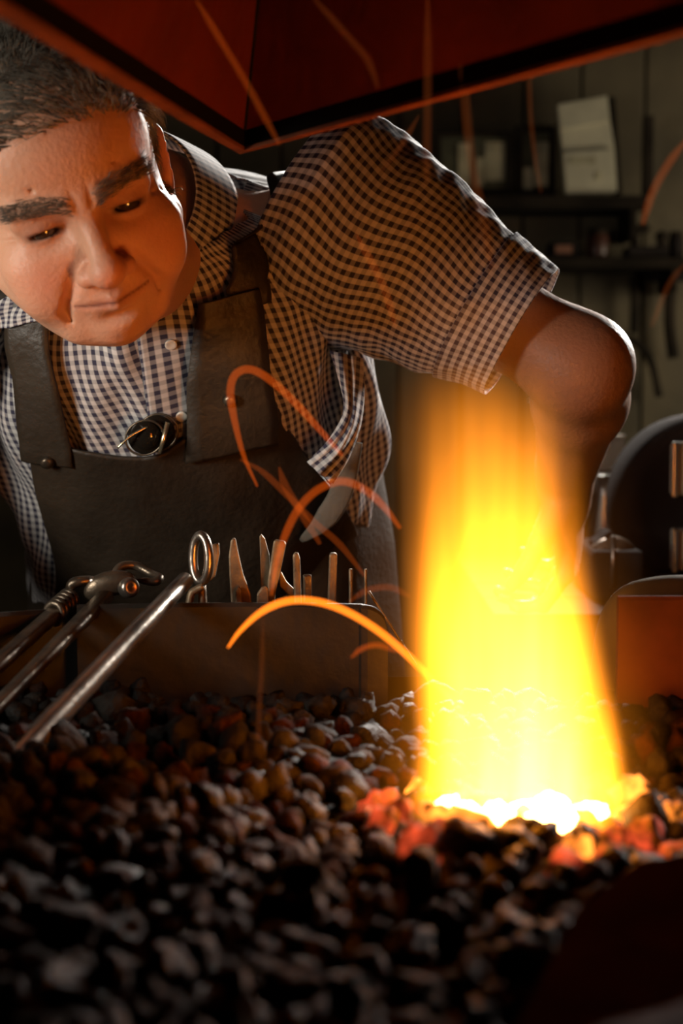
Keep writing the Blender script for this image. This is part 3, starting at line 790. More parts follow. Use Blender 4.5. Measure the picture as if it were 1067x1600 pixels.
def surf(th, t, off=0.0, folds=1.0):
    th = np.asarray(th, float); t = np.asarray(t, float); th, t = np.broadcast_arrays(th, t)
    a = smooth_interp(t, TT, TA); b = smooth_interp(t, TT, TB); p = .86
    s_, c_ = np.sin(th), np.cos(th)
    r_ = folds * fold(th, t) + off
    r_ = r_ + .022 * np.exp(-((th - 1.35) / .45) ** 2) * np.exp(-((t - .50) / .16) ** 2)      # blousing under the raised arm
    r_ = r_ + .055 * np.exp(-((np.abs(th) - 2.7) / .6) ** 2) * np.exp(-((t - .15) / .12) ** 2)                 # upper back rounded out unseen, added to shade the face
    xx = (a + r_) * np.sign(s_) * np.abs(s_) ** p; yy = (b + r_) * np.sign(c_) * np.abs(c_) ** p
    sag = .02 * np.clip(t - .3, 0, 1)
    return NBn + dnn * (t[..., None] * LT) + exn * xx[..., None] + nfn * yy[..., None] + np.array([0, 0, -1]) * sag[..., None]
def sheet(fn, ths, ts, name, mat, parent, th_=.0012, uvf=None, flip=False):
    A, B = np.meshgrid(ths, ts, indexing='ij'); V = fn(A, B); n1, n2 = A.shape
    f = [[i * n2 + j, (i + 1) * n2 + j, (i + 1) * n2 + j + 1, i * n2 + j + 1] for i in range(n1 - 1) for j in range(n2 - 1)]
    uv = None
    if uvf is not None: uv = np.stack(uvf(A, B), -1).reshape(-1, 2)
    o = obj(name, V.reshape(-1, 3), f, mat, parent, uv=uv, loc=SM.location if parent is SM else (0, 0, 0)); 
    solidify(o, th_); return o
uv_t = lambda A, B: (A * .165 + .016 * np.sin(10 * B + .5) * np.exp(-(A + .25) ** 2 * 1.5), B * LT)
sheet(lambda a, b: surf(a, b), np.linspace(-PI, PI, 240), np.linspace(0, 1.0, 200), 'shirt_body', M['shirt'], SM, uvf=uv_t)
# button placket and buttons
MB2 = lambda ths, ts, off, name, mat, par, th_=.0015, uvf=uv_t, folds=1.0: sheet(lambda a, b: surf(a, b, off, folds), ths, ts, name, mat, par, th_, uvf)
MB2(np.linspace(-.10, .12, 12), np.linspace(.03, .6, 90), .0035, 'placket', M['shirt'], SM, .002, lambda A, B: (A * .165 + .003, B * LT))
M['button'] = new_mat('button', (.6, .57, .5), .3)
for tb in (.14, .27, .40):
    c_ = Vector(surf(.01, tb, .0055)); MB().lathe(c_, nf, [(-.001, .0001), (-.001, .0052), (.001, .0055), (.0016, .0048), (.001, .003), (.001, .0001)], 16).build('button', M['button'], SM, True)
# collar: stand and two turned-down leaves
na = np.array((H(0, 13, -8.5) - NB).normalized())
na = na * .75 - dnn * .65; na /= np.linalg.norm(na)
cx = exn - na * exn.dot(na); cx /= np.linalg.norm(cx); cf = np.cross(cx, na); cf = cf * (1 if cf[2] < 0 else -1)
def collar(A, B):
    th = A; r0 = .071; out = np.clip((B - .45) / .55, 0, 1); up = np.where(B < .45, B / .45, 1 - out * 1.15)
    rr_ = r0 - .006 * up + .004 * np.sin(np.clip(B, 0, .45) / .45 * PI) + .009 * out ** .7
    base = NBn + dnn * .004 + cx * (rr_ * np.sin(th))[..., None] + cf * (rr_ * np.cos(th) + .004)[..., None]
    pt = np.exp(-((np.abs(th) - .35) / .45) ** 2) * out
    return base + na * (up * .066 - .006)[..., None] - na * (pt * .026)[..., None] + cf * (pt * .010)[..., None]
for s_ in (-1, 1):
    sheet(collar, np.linspace(.07, PI, 70) * s_, np.linspace(0, 1, 24), 'shirt_collar', M['shirt'], SM, .002, lambda A, B: (A * .09, B * .07))

# ---- sleeves
def sleeve(S, E, f0, f1, rr, name, seed, drop=.0, n1=150, n2=170, off=0, fl=1, rot=False):
    S = np.array(S); E = np.array(E); ax = (E - S) / np.linalg.norm(E - S); L_ = np.linalg.norm(E - S)
    up = np.array([0, -.25, 1.0]); up -= ax * up.dot(ax); up /= np.linalg.norm(up); sd = np.cross(ax, up)
    def fn(A, B):
        s = f0 + (f1 - f0) * B; sn = (s - f0) / (f1 - f0) if off == 0 else np.clip(s, 0, 1)
        r = np.interp(s, rr[0], rr[1])
        w = .3 * fl * (.0035 * np.sin(3 * A + 22 * s + seed) + .0026 * np.sin(5 * A - 30 * s + 2 * np.sin(9 * s)) + .0018 * np.sin(9 * A + 47 * s + 2 * np.sin(3 * A)) + .0012 * np.sin(14 * A - 70 * s))
        w = w + fl * .002 * np.sin(38 * s + 1.5 * np.sin(2 * A)) * np.exp(-((s - .05) / .25) ** 2) * np.clip(-np.cos(A) + .4, 0, 1)
        r = r + w + off; el = 1 + drop * (1 - np.clip(s, 0, 1))
        c = S + ax * (s * L_)[..., None] - up * (drop * .03 * (1 - s))[..., None]
        return c + up * (r * el * np.cos(A))[..., None] + sd * (r * np.sin(A))[..., None]
    uvf = (lambda A, B: (B * L_ * (f1 - f0), A * .072)) if rot else (lambda A, B: (A * .072 + .004 * np.sin(12 * B), B * L_ * (f1 - f0)))
    return sheet(fn, np.linspace(-PI, PI, n1), np.linspace(0, 1, n2), name, M['shirt'], SM, .0015, uvf)
RL = ((-.2, 0, .25, .5, .66, .80), (.070, .096, .090, .076, .064, .059))
sleeve(SL, EL, -.10, .66, RL, 'shirt_sleeve', .3, .12)
sleeve(SL, EL, .60, .775, RL, 'rolled_cuff', .3, .12, off=.0035, fl=.8, n2=40, rot=True)
RR_ = ((-.26, -.24, -.18, -.08, 0, .3, .6, .9, 1.1), (.002, .030, .062, .084, .090, .084, .074, .066, .062))
sleeve(SR, ER, -.26, .85, RR_, 'shirt_sleeve', 2.1, .1)
sleeve(SR, ER, .78, .93, RR_, 'rolled_cuff', 2.1, .1, off=.004, fl=.8, n2=40, rot=True)

# hanging fold of shirt under the raised arm, the light shines through it
lf = spline([P(515, 548, 1.40), P(528, 590, 1.385), P(537, 640, 1.38), P(515, 685, 1.385), P(480, 722, 1.40)], 40)
rf = spline([P(566, 560, 1.41), P(569, 610, 1.40), P(563, 665, 1.395), P(545, 715, 1.395), P(520, 756, 1.40)], 40)
LF = np.array(lf); RF = np.array(rf)
def ffold(A, B):
    i_ = B * 39; a = np.stack([np.interp(i_, np.arange(40), LF[:, c]) for c in range(3)], -1); b = np.stack([np.interp(i_, np.arange(40), RF[:, c]) for c in range(3)], -1)
    p = a + (b - a) * A[..., None]; d_ = -.014 * np.sin(A * PI) + .0055 * np.sin(A * 15 + 4 * B) * np.sin(A * PI)
    return p + np.array([0, 1, 0]) * d_[..., None]
sheet(ffold, np.linspace(0, 1, 50), np.linspace(0, 1, 60), 'shirt_tail', M['shirt'], SM, .001, lambda A, B: (A * .03 + B * .02, B * .12))

# ---- apron
apr_empty = SM
def ap_off(A, B): return .010 + .004 * np.sin(3 * A + 2) + .003 * np.sin(11 * B + 2 * A)
# the apron is laid out on the chest: find the chest coordinates under a sight line
_A, _B = np.meshgrid(np.linspace(-1.7, 1.7, 240), np.linspace(0, 1.0, 200), indexing='ij'); _S = surf(_A, _B, .008, .3)
_q = _S - np.array([0, 0, CAMZ]); _dep = _q[..., 1] * math.cos(PITCH) - _q[..., 2] * math.sin(PITCH)
_px = 533.5 + F * _q[..., 0] / _dep; _py = 800 - F * (_q[..., 2] * math.cos(PITCH) + _q[..., 1] * math.sin(PITCH)) / _dep
def inv(px, py):
    k_ = np.argmin((_px - px) ** 2 + (_py - py) ** 2); return float(_A.ravel()[k_]), float(_B.ravel()[k_])
def curve_at(pts, u):
    """chest coordinates along outline points"""
    c = np.array([inv(*p) for p in pts]); l = np.concatenate([[0], np.cumsum(np.hypot(*np.diff(c, axis=0).T))]); l /= l[-1]
    return np.interp(u, l, c[:, 0]), np.interp(u, l, c[:, 1])
TOPE = [(50, 690), (108, 692), (150, 700), (190, 708), (225, 710), (262, 702), (292, 676), (314, 640), (326, 600), (331, 560), (350, 548), (388, 545), (398, 575), (418, 615), (448, 668), (482, 722), (515, 765)]
def bib(A, B):
    th0, t0 = curve_at(TOPE, A); th1 = -.95 + 2.35 * A; t = t0 + (1.03 - t0) * B; th = th0 + (th1 - th0) * B ** .8
    return surf(th, t, ap_off(th, t), .25)
bibo = sheet(bib, np.linspace(0, 1, 150), np.linspace(0, 1, 110), 'apron', M['leather'], SM, .003)
def strap(pts, wds, off, name='apron_strap', hem=None, lift=0):
    c = np.array([inv(*p) for p in pts]); m = len(pts)
    if hem is not None: c = np.concatenate([c, hem]); m = len(c)
    l = np.linspace(0, 1, m)
    def fn(u, v):
        th = np.interp(u, l, c[:, 0]); t = np.interp(u, l, c[:, 1]); wd = np.interp(u, l, wds); return surf(th + v * wd, t, off + lift * np.clip(u - .3, 0, 1) + .0005 * np.sin(20 * u), .3)
    return sheet(fn, np.linspace(0, 1, 70), np.linspace(-1, 1, 8), name, M['leather'], SM, .003)
strap([(82, 716), (80, 690), (62, 590), (48, 500), (36, 440)], (.15, .15, .14, .14, .13, .13, .13), .0165, hem=np.array([(-1.15, .10), (-1.75, .04)]))
strap([(364, 700), (358, 580), (354, 500), (352, 456)], (.19, .18, .17, .165), .0175)
strap([(386, 478), (382, 440), (366, 370), (344, 300), (318, 235)], (.12, .13, .16, .20, .22, .22), .0135, hem=np.array([(1.9, .03)]), lift=.035)
yc = np.array([inv(*p) for p in ((2, 506), (38, 496), (78, 486), (96, 484))])
def yoke(A, B):
    th = np.interp(A, [0, .4, .8, 1], yc[:, 0]); t1 = np.interp(A, [0, .4, .8, 1], yc[:, 1]); t = .02 + (t1 - .02) * B
    return surf(th - .25 * (1 - B) * (1 - A), t, .021 - .010 * (1 - B) + .0015 * np.sin(14 * A + 9 * B), .6)
sheet(yoke, np.linspace(0, 1, 60), np.linspace(0, 1, 50), 'shirt_yoke', M['shirt'], SM, .0015, lambda A, B: (A * .075, B * .09))
for pxy in ((88, 708), (352, 616)):
    a_, t_s = inv(*pxy); c_ = Vector(surf(a_, t_s, .021, .3)); MB().lathe(c_, nf, [(-.002, .0001), (-.002, .006), (.001, .0065), (.003, .004), (.0035, .0001)], 16).build('rivet', M['steel_dark'], SM, True)
# apron skirt below the seam, wrapping the hips, its right edge catches the window light
sk_c = np.array([HIP.x + .012, HIP.y, 0])
def skirt(A, B):
    z = 1.115 - B * .62; w_ = np.interp(B, [0, .25, .5, 1], [.165, .192, .205, .215]); dd = np.interp(B, [0, .3, 1], [.13, .155, .18])
    fo = .006 * np.sin(9 * A + 3 * B) * (B + .1)
    yy = np.interp(B, [0, .3, 1], [1.60, 1.66, 1.70])
    return np.stack([sk_c[0] + (w_ + fo) * np.sin(A), yy - (dd + fo) * np.cos(A), z], -1)
sheet(skirt, np.linspace(-1.9, 1.75, 90), np.linspace(.0, 1, 70), 'apron_skirt', M['leather'], SM, .003)
# cord tie hanging from the side
MB().tube(spline([P(548, 690, 1.42), P(540, 740, 1.43), P(528, 780, 1.44), P(500, 820, 1.45), P(470, 845, 1.47)], 24), [.011] * 16 + [.010, .009, .008, .007, .006, .005, .004, .002], 10, flat=.16, upv=(0, 1, 0)).build('apron_tie', new_mat('grey_webbing', (.10, .085, .065), .7, bump=.3, bscale=300), SM, True)
# trousers and boots
tr = MB()
for s_ in (-1, 1):
    hp = Vector((HIP.x + s_ * .09, HIP.y + .05, HIP.z + .02)); kn = Vector((hp.x + s_ * .03, hp.y - .03, .50)); an = Vector((kn.x + s_ * .01, kn.y + .06, .10))
    tr.tube([hp + Vector((-s_ * .02, .0, .10)), hp, hp + (kn - hp) * .5, kn, kn + (an - kn) * .5, an], [.11, .112, .095, .078, .070, .068], 20, upv=(0, 1, 0))
    bt = MB(); a0 = Vector((an.x, an.y, 0))
    bt.tube([a0 + Vector((0, .03, .16)), a0 + Vector((0, .03, .08)), a0 + Vector((0, .0, .05)), a0 + Vector((0, -.10, .036)), a0 + Vector((0, -.18, .030))], [.052, .050, .052, .046, .022], 16, upv=(1, 0, 0)).build('boot', M['boot'], SM, True)
    MB().box((an.x, an.y - .06, .009), (.095, .29, .018), bev=.006).build('boot_sole', M['soot_shade'], SM)
tr.build('trousers', M['trousers'], SM, True)

# ================================================================ tools on the hearth
def rod_thing(name, label, a, b, r0, r1, mat, n=14, group=None, cat='tool'):
    t = thing(name, label, cat, tuple(b), group)
    MB().tube([a + (b - a) * k / 6 for k in range(7)] + [b + (b - a).normalized() * r1 * .35], [r0 + (r1 - r0) * k / 6 for k in range(7)] + [r1 * .7], n).build('shaft', mat, t, True)
    return t
a1, b1 = P(-190, 1412, .80), P(290, 906, 1.185)
r1_ = rod_thing('iron_rod', 'long polished round steel rod leaning over the back plate, nearest of the three handles', a1, b1, .0094, .0066, M['steel'])
# flat-jawed tongs
a2, b2 = P(-230, 1330, .86), P(165, 932, 1.185)
t2 = thing('flat_tongs', 'blacksmith tongs with a flat hooked jaw lying between rod and wrapped poker', 'tongs', tuple(b2))
MB().tube([a2 + (b2 - a2) * k / 8 for k in range(9)], [.0058] * 6 + [.0064, .0068, .0070], 12, flat=.75, exp=.7).build('rein', M['steel_dark'], t2, True)
YJ = 1.19
MB().tube(spline([P(136, 936, YJ), P(150, 922, YJ), P(172, 912, YJ), P(196, 910, YJ), P(204, 914, YJ)], 16), [.003, .006, .0075, .009, .0098, .0102, .0102, .0102, .010, .0098, .0095, .009, .0085, .008, .007, .005], 14, flat=.62, upv=(0, 1, 0)).build('jaw', M['steel_dark'], t2, True)
MB().lathe(P(201, 918, YJ - .004), (.55, -.8, .15), [(-.006, .0001), (-.006, .0062), (-.003, .0080), (.003, .0080), (.006, .0062), (.0062, .0035), (.0045, .0001)], 20).build('pivot', M['steel'], t2, True)
MB().tube(spline([P(182, 918, 1.21), P(180, 898, 1.21), P(190, 885, 1.215), P(212, 884, 1.22), P(236, 896, 1.215), P(249, 903, 1.205), P(240, 909, 1.20), P(212, 906, 1.20)], 40), [.0036] * 34 + [.0034, .0032, .003, .0026, .002, .001], 10).build('hook', M['steel_dark'], t2, True)
# poker with a wrapped neck
a3, b3 = P(-230, 1240, .90), P(108, 938, 1.19)
t3 = thing('wrapped_poker', 'dark poker with a twisted collar below its knobbed end, leftmost handle on the hearth', 'poker', tuple(b3))
MB().tube([a3 + (b3 - a3) * k / 8 for k in range(9)], .0068, 12, flat=.8, exp=.7).build('shaft', M['steel_dark'], t3, True)
d3 = (b3 - a3).normalized()
for k in range(5):
    c_ = b3 - d3 * (.002 + .0062 * (4 - k)); aa = (d3.cross(Vector((0, 1, 0))).normalized() + d3 * .35).normalized(); bb = d3.cross(aa).normalized()
    MB().torus(c_, aa, bb, .0078, .0078, .0028, 20, 8).build('wrap', M['steel_dark'], t3, True)
MB().tube(spline([P(110, 934, 1.19), P(112, 914, 1.19), P(128, 908, 1.19), P(144, 908, 1.195), P(152, 914, 1.2)], 18), [.004, .0048, .005, .0052, .0054, .0056, .0056, .0056, .0054, .0052, .005, .005, .005, .005, .0048, .004, .003, .0015], 12, flat=.8).build('knob', M['steel_dark'], t3, True)
MB().lathe(P(146, 908, 1.19), (.4, -.8, .4), [(-.004, .0001), (-.004, .0035), (0, .0042), (.003, .003), (.004, .0001)], 14).build('stud', M['steel'], t3, True)

# the row of tools standing behind the back plate, on a rail
YT = 1.215
MB().box(((P(285, 940, YT).x + P(580, 940, YT).x) / 2, YT + .002, .893), (P(580, 940, YT).x - P(285, 940, YT).x, .03, .066), bev=.003).build('tool_rail', M['soot_shade'], h)
ZB = .926
def blade(name, label, poly, Y, th, mat, cat='tool', extra=None):
    """flat forged piece; poly in sight coordinates, its foot carried down to the rail"""
    c = P(sum(p[0] for p in poly) / len(poly), max(p[1] for p in poly), Y); c.z = ZB
    t = thing(name, label, cat, tuple(c))
    pts = [P(p[0], p[1], Y) for p in poly]
    foot = [i for i, p in enumerate(poly) if p[1] >= 938]
    for i in foot: pts[i] = Vector((pts[i].x, pts[i].y, ZB))
    MB().prism(pts, (0, th, 0), bev=min(.0016, th * .3)).build('blade', mat, t, True if False else False); return t
GT = 'smithing tools standing in the rail'
# ring-handled tongs
c_ = P(320, 940, YT); t = thing('ring_tongs', 'tongs with a bright oval ring handle, leftmost tool standing behind the back plate', 'tongs', (c_.x, c_.y, ZB))
MB().torus(P(314, 873, YT), (.80, -.6, 0), (0, .05, 1), .0085, .0185, .0040, 48, 12).build('ring', M['steel'], t, True)
MB().prism([P(328, 852, YT + .006), P(342, 848, YT + .006), P(343, 866, YT + .006), P(336, 902, YT + .006), P(324, 912, YT + .006), P(322, 890, YT + .006)], (0, .006, 0), bev=.0015).build('flat_bar', M['rusty'], t)
MB().tube([P(316, 906, YT), P(316, 925, YT), Vector((P(318, 940, YT).x, YT, ZB))], [.004, .005, .006], 12, flat=.7).build('stem', M['rusty'], t, True)
MB().tube(spline([P(318, 916, YT - .006), P(306, 922, YT - .006), P(297, 934, YT - .006), Vector((P(291, 940, YT).x, YT - .006, ZB))], 12), .0045, 10, flat=.7).build('jaw', M['rusty'], t, True)
t = blade('leaf_blade', 'tall leaf-shaped forged blade right of the ring-handled tongs', [(360, 845), (364, 840), (368, 842), (373, 868), (380, 898), (392, 930), (396, 944), (364, 944), (358, 900), (357, 870)], YT, .005, M['rusty'])
MB().prism([P(368, 922, YT - .006), P(372, 916, YT - .006), P(377, 922, YT - .006), P(378, 950, YT - .006), P(367, 950, YT - .006)], (0, .005, 0), bev=.0012).build('tang', M['rusty'], t)
blade('pointed_scraper', 'narrow pointed scraper rising behind the slanted flat bar', [(405, 838), (408, 834), (414, 842), (421, 868), (424, 944), (410, 944), (406, 880)], YT + .012, .004, M['rusty'])
blade('slanted_bar', 'wide flat bar leaning right, tip lit orange, in the middle of the tool row', [(427, 846), (431, 843), (445, 846), (447, 851), (440, 885), (430, 930), (427, 944), (414, 944), (418, 905)], YT, .006, M['rusty'])
blade('spoon_gouge', 'small rounded spoon gouge at the foot of the slanted bar', [(399, 944), (401, 928), (408, 918), (416, 915), (420, 922), (419, 944)], YT - .010, .005, M['rusty'])
t = blade('hook_shank', 'short curved shank crossing between slanted bar and round-ended punch', [(434, 892), (440, 894), (447, 908), (462, 923), (470, 944), (460, 944), (450, 930), (438, 918)], YT + .006, .004, M['rusty'])
blade('round_punch', 'round-ended flat punch, taller of the close pair in the tool row', [(457, 868), (460, 863), (466, 864), (469, 874), (472, 944), (461, 944)], YT + .002, .006, M['rusty'])
blade('square_drift', 'short square drift beside the round-ended punch', [(473, 900), (475, 898), (486, 898), (487, 902), (487, 944), (475, 944)], YT - .004, .006, M['steel_dark'])
blade('flat_chisel', 'flat chisel standing alone right of the square drift', [(514, 867), (517, 864), (525, 864), (527, 868), (524, 944), (509, 944)], YT, .007, M['rusty'])
rod_thing('thin_rod', 'thin iron rod standing right of the lone flat chisel', Vector((P(549, 940, YT).x, YT, ZB)), P(548, 890, YT), .0018, .0017, M['rusty'], 8)
rod_thing('thin_rod', 'last thin iron rod of the tool row, beside the flame', Vector((P(572, 940, YT).x, YT, ZB)), P(571, 890, YT), .0012, .0012, M['rusty'], 8)
rod_thing('bent_wire', 'slim wire sloping down to the right at the corner of the back plate', P(576, 924, YT + .005), Vector((P(650, 965, YT).x, YT + .005, .905)), .0012, .0012, M['rusty'], 8)

# eyeglasses tucked in the bib
a_, t_s = inv(232, 690); gc = Vector(surf(a_, t_s, .022, .3)); eg = thing('eyeglasses', 'folded eyeglasses with dark lenses tucked into the apron bib', 'glasses', tuple(gc))
u1 = Vector((1, -.12, .35)).normalized(); u2 = Vector((-.3, -.2, 1)).normalized()
for q_c, rr_ in ((P(226, 684, gc.y - .006), .0155), (P(246, 676, gc.y + .0), .0165)):
    rim = MB().torus(q_c, u1, u2, rr_ * 1.15, rr_, .0011, 36, 8).build('rim', M['steel_dark'], eg, True)
    nn_ = u1.cross(u2); MB().lathe(q_c, nn_, [(-.001, .0001), (-.0008, rr_ * .98), (.0008, rr_ * .98), (.001, .0001)], 28).build('lens', M['glass'], rim, True)
MB().tube(spline([P(184, 700, gc.y - .012), P(192, 692, gc.y - .013), P(206, 680, gc.y - .012), P(232, 666, gc.y - .008)], 14), .0011, 8).build('temple', M['frame_gold'], eg, True)
MB().tube([P(262, 660, gc.y - .010), P(256, 684, gc.y - .012), P(250, 708, gc.y - .010)], .0016, 8, flat=1.4).build('temple', M['frame_gold'], eg, True)

# ================================================================ behind the smith
def box_px(px0, py0, px1, py1, Y, depth, bev=.002):
    a = P(px0, py0, Y); b = P(px1, py1, Y); return MB().box(((a.x + b.x) / 2, Y + depth / 2, (a.z + b.z) / 2), (abs(b.x - a.x), depth, abs(a.z - b.z)), bev=bev)
YW = 3.06
c_ = P(850, 318, YW); sh_ = thing('wall_shelf', 'dark upper wall shelf carrying pictures and papers', 'shelf', (c_.x, YW, c_.z))
box_px(672, 305, 1012, 324, YW - .02, .17).build('board', M['dark_wood'], sh_)
for px in (700, 985): box_px(px, 324, px + 10, 372, YW, .15).build('bracket', M['dark_wood'], sh_)
c_ = P(950, 410, YW); s2 = thing('wall_shelf', 'dark lower wall shelf with jars and tools on the back wall', 'shelf', (c_.x, YW, c_.z))
box_px(822, 402, 1110, 418, YW - .02, .17).build('board', M['dark_wood'], s2)
for px in (850, 1050): box_px(px, 418, px + 9, 455, YW, .15).build('bracket', M['dark_wood'], s2)
def picture(px0, py0, px1, py1, label, blobs):
    c = P((px0 + px1) / 2, py1, YW); t = thing('framed_picture', label, 'picture', (c.x, YW + .06, c.z)); fw = 9
    for (a, b, c2, d) in ((px0, py0, px1, py0 + fw), (px0, py1 - fw, px1, py1), (px0, py0 + fw, px0 + fw, py1 - fw), (px1 - fw, py0 + fw, px1, py1 - fw)):
        box_px(a, b, c2, d, YW + .05, .022).build('frame', M['dark_wood'], t)
    pc = box_px(px0 + fw, py0 + fw, px1 - fw, py1 - fw, YW + .060, .006, 0).build('print', new_mat('dim_print', (.07, .065, .035), .8, var=.3, vscale=30), t)
    for (a, b, c2, d, m_) in blobs: box_px(a, b, c2, d, YW + .057, .002, 0).build('pale_patch', M[m_], pc)
picture(680, 205, 802, 304, 'dark-framed picture with a pale printed panel, left on upper shelf', [(758, 222, 788, 282, 'card'), (716, 224, 734, 290, 'card'), (744, 246, 756, 290, 'card')])
picture(806, 196, 868, 304, 'small dark-framed picture beside the leaning papers', [(836, 222, 856, 290, 'card'), (818, 262, 832, 296, 'card')])
c_ = P(918, 302, YW); pp = thing('folded_chart', 'tall pale folded chart leaning on the upper shelf', 'paper', (c_.x, YW, c_.z))
for (q_, dy) in (([(871, 163), (949, 149), (953, 188), (875, 203)], .0), ([(875, 203), (953, 188), (960, 232), (879, 238)], .012), ([(879, 238), (960, 232), (964, 300), (884, 303)], .0)):
    MB().prism([P(x_, y_, YW + dy) for (x_, y_) in q_], (0, .02, 0), bev=.002).build('panel', M['paper'], pp)
for (x_, y_, w_, h_) in ((890, 246, 40, 10), (930, 268, 9, 14)): box_px(x_, y_, x_ + w_, y_ + h_, YW - .002, .003, 0).build('print_mark', M['card'], pp)
MB().prism([P(953, 150, YW + .025), P(961, 152, YW + .025), P(972, 302, YW + .025), P(962, 302, YW + .025)], (0, .03, 0)).build('backing_board', M['dark_wood'], pp)
box_px(1008, 180, 1020, 304, YW + .02, .03).build('hb', M['dark_wood']); hb = bpy.data.objects['hb']; hb.name = 'flat_file'; tag(hb, 'long dark flat file standing upright at the right of the upper shelf', 'tool')
def jar(px, py0, py1, rpx, Y, name, label, mat, cat='jar'):
    a = P(px, py1, Y); t_ = P(px, py0, Y); r = rpx / F * Y; H_ = t_.z - a.z; t = thing(name, label, cat, tuple(a))
    MB().lathe(a, (0, 0, 1), [(0, .0001), (0, r * .95), (H_ * .05, r), (H_ * .7, r), (H_ * .82, r * .75)], 20).build('jar_body', mat, t, True)
    MB().lathe(a + Vector((0, 0, H_ * .80)), (0, 0, 1), [(0, r * .78), (0, r * .82), (H_ * .2, r * .82), (H_ * .2, .0001)], 20).build('lid', M['dark_wood'], t, True); return t
jar(933, 357, 402, 17, YW + .03, 'storage_jar', 'squat dark jar in the middle of the lower shelf', new_mat('dark_red_jar', (.06, .02, .012), .4))
jar(1056, 362, 402, 12, YW + .03, 'oil_can', 'small dark can at the right end of the lower shelf', M['machine'], 'can')
t = thing('small_box', 'small dark box with a reddish label on the lower shelf', 'box', tuple(P(882, 402, YW)))
box_px(862, 378, 905, 402, YW, .08).build('carton', M['machine'], t); box_px(868, 383, 894, 396, YW - .002, .003, 0).build('paper_label', new_mat('red_label', (.22, .09, .05), .7), t)
t = thing('hand_plane', 'dark hand plane with a raised handle on the lower shelf', 'tool', tuple(P(1010, 402, YW)))
box_px(980, 384, 1046, 402, YW, .06, .006).build('sole', M['machine'], t); MB().tube(spline([P(992, 386, YW + .03), P(992, 366, YW + .03), P(1004, 356, YW + .03), P(1012, 362, YW + .03)], 10), .010, 10).build('handle', M['dark_wood'], t, True)
MB().lathe(P(1034, 386, YW + .03), (0, 0, 1), [(0, .012), (.012, .010), (.022, .015), (.030, .010), (.032, .0001)], 14).build('knob', M['dark_wood'], t, True)
# hanging tools low on the wall
for (pts, r, nm, lb) in (([(955, 520), (985, 530), (1015, 560), (1030, 620)], .008, 'iron_hook', 'long curved iron hook hanging on the back wall right of the elbow'),
                         ([(1050, 430), (1046, 500), (1052, 560)], .012, 'hanging_hammer', 'hammer hanging head-up on the back wall at the right edge'),
                         ([(990, 425), (992, 470), (990, 520)], .009, 'hanging_rasp', 'dark rasp hanging below the lower shelf')):
    c = P(*pts[0], 3.16); t = thing(nm, lb, 'tool', tuple(c)); MB().tube(spline([P(x_, y_, 3.18) for x_, y_ in pts], 16), r, 10, flat=.6, upv=(0, 1, 0)).build('shaft', M['dark_wood'], t, True)
    if 'hammer' in nm: MB().box(P(pts[0][0], pts[0][1] - 4, 3.17), (.10, .035, .035), bev=.004).build('hammer_head', M['machine'], t)
    else: MB().lathe(P(*pts[0], 3.165), (0, 1, 0), [(0, .0001), (0, .008), (.04, .006)], 10).build('peg', M['steel_dark'], t, True)

# bench with the blower and vice
BZ = .875
wbn = thing('workbench', 'dark timber workbench behind the flame at the right', 'workbench', (.62, 2.05, 0))
for k in range(5): MB().box((.66, 1.76 + .135 * k, BZ - .025), (.98, .131, .05), bev=.003).build('plank', M['dark_wood'], wbn)
for sx in (.22, 1.1):
    for sy in (1.75, 2.28): MB().box((sx, sy, (BZ - .05) / 2), (.08, .08, BZ - .05), bev=.004).build('leg', M['dark_wood'], wbn)
bc = P(1092, 788, 1.95); bc.z = max(bc.z, BZ + .105)
bw = thing('hand_blower', 'round dark cast-iron blower housing at the right edge of the photo', 'blower', (bc.x, bc.y, BZ))
MB().lathe(bc + Vector((0, .05, 0)), (0, -1, 0), [(0, .0001), (0, .108), (.012, .112), (.085, .112), (.098, .104), (.10, .085), (.096, .08), (.096, .0001)], 48).build('housing', M['machine'], bw, True)
MB().box((bc.x, bc.y, BZ + .012), (.16, .12, .024), bev=.004).build('foot', M['machine'], bw)
for (y0, y1, nm) in ((694, 774, 'cover_plate'), (828, 892, 'cover_plate')):
    a = P(1057, y0, 1.87); b = P(1100, y1, 1.87); fr = box_px(1055, y0, 1104, y1, 1.87, .03, .003).build('cover_plate', M['white_metal'], bw)
    for (p0, q0, p1, q1) in ((1053, y0 - 3, 1059, y1 + 3), (1053, y0 - 3, 1106, y0 + 3)): box_px(p0, q0, p1, q1, 1.862, .010, .001).build('bright_edge', M['lampmetal'], fr)
vc = P(958, 930, 1.82); vi = thing('bench_vice', 'bench vice with a round screw boss, right behind the flame', 'vice', (vc.x, vc.y, BZ))
MB().prism([Vector((P(x_, y_, 1.82).x, 1.82, max(P(x_, y_, 1.82).z, BZ))) for (x_, y_) in ((930, 960), (930, 848), (940, 842), (946, 834), (953, 829), (961, 834), (966, 846), (985, 858), (990, 960))], (0, .05, 0), bev=.003).build('jaw', M['machine'], vi)
MB().lathe(P(958, 877, 1.82), (0, -1, 0), [(-.01, .030), (.002, .030), (.008, .026), (.010, .017), (.022, .0165), (.026, .013), (.026, .005), (.020, .0001)], 30).build('screw_boss', new_mat('worn_brown_steel', (.22, .15, .10), .4, metal=.5), vi, True)
MB().tube([P(958, 877, 1.79) + Vector((-.0, 0, .03)), P(958, 877, 1.79) + Vector((0, 0, -.03))], .003, 8).build('handle', M['steel'], vi, True)
MB().box((vc.x, 1.87, BZ + .03), (.06, .16, .06), bev=.006).build('anvil_base', M['machine'], vi)
ca_ = P(955, 738, 2.2); crate = tag(MB().box((ca_.x, 2.24, (BZ + ca_.z) / 2), (.11, .14, ca_.z - BZ), bev=.003).build('tool_chest', M['machine']), 'dark tool chest on the workbench under the cream tin', 'box')
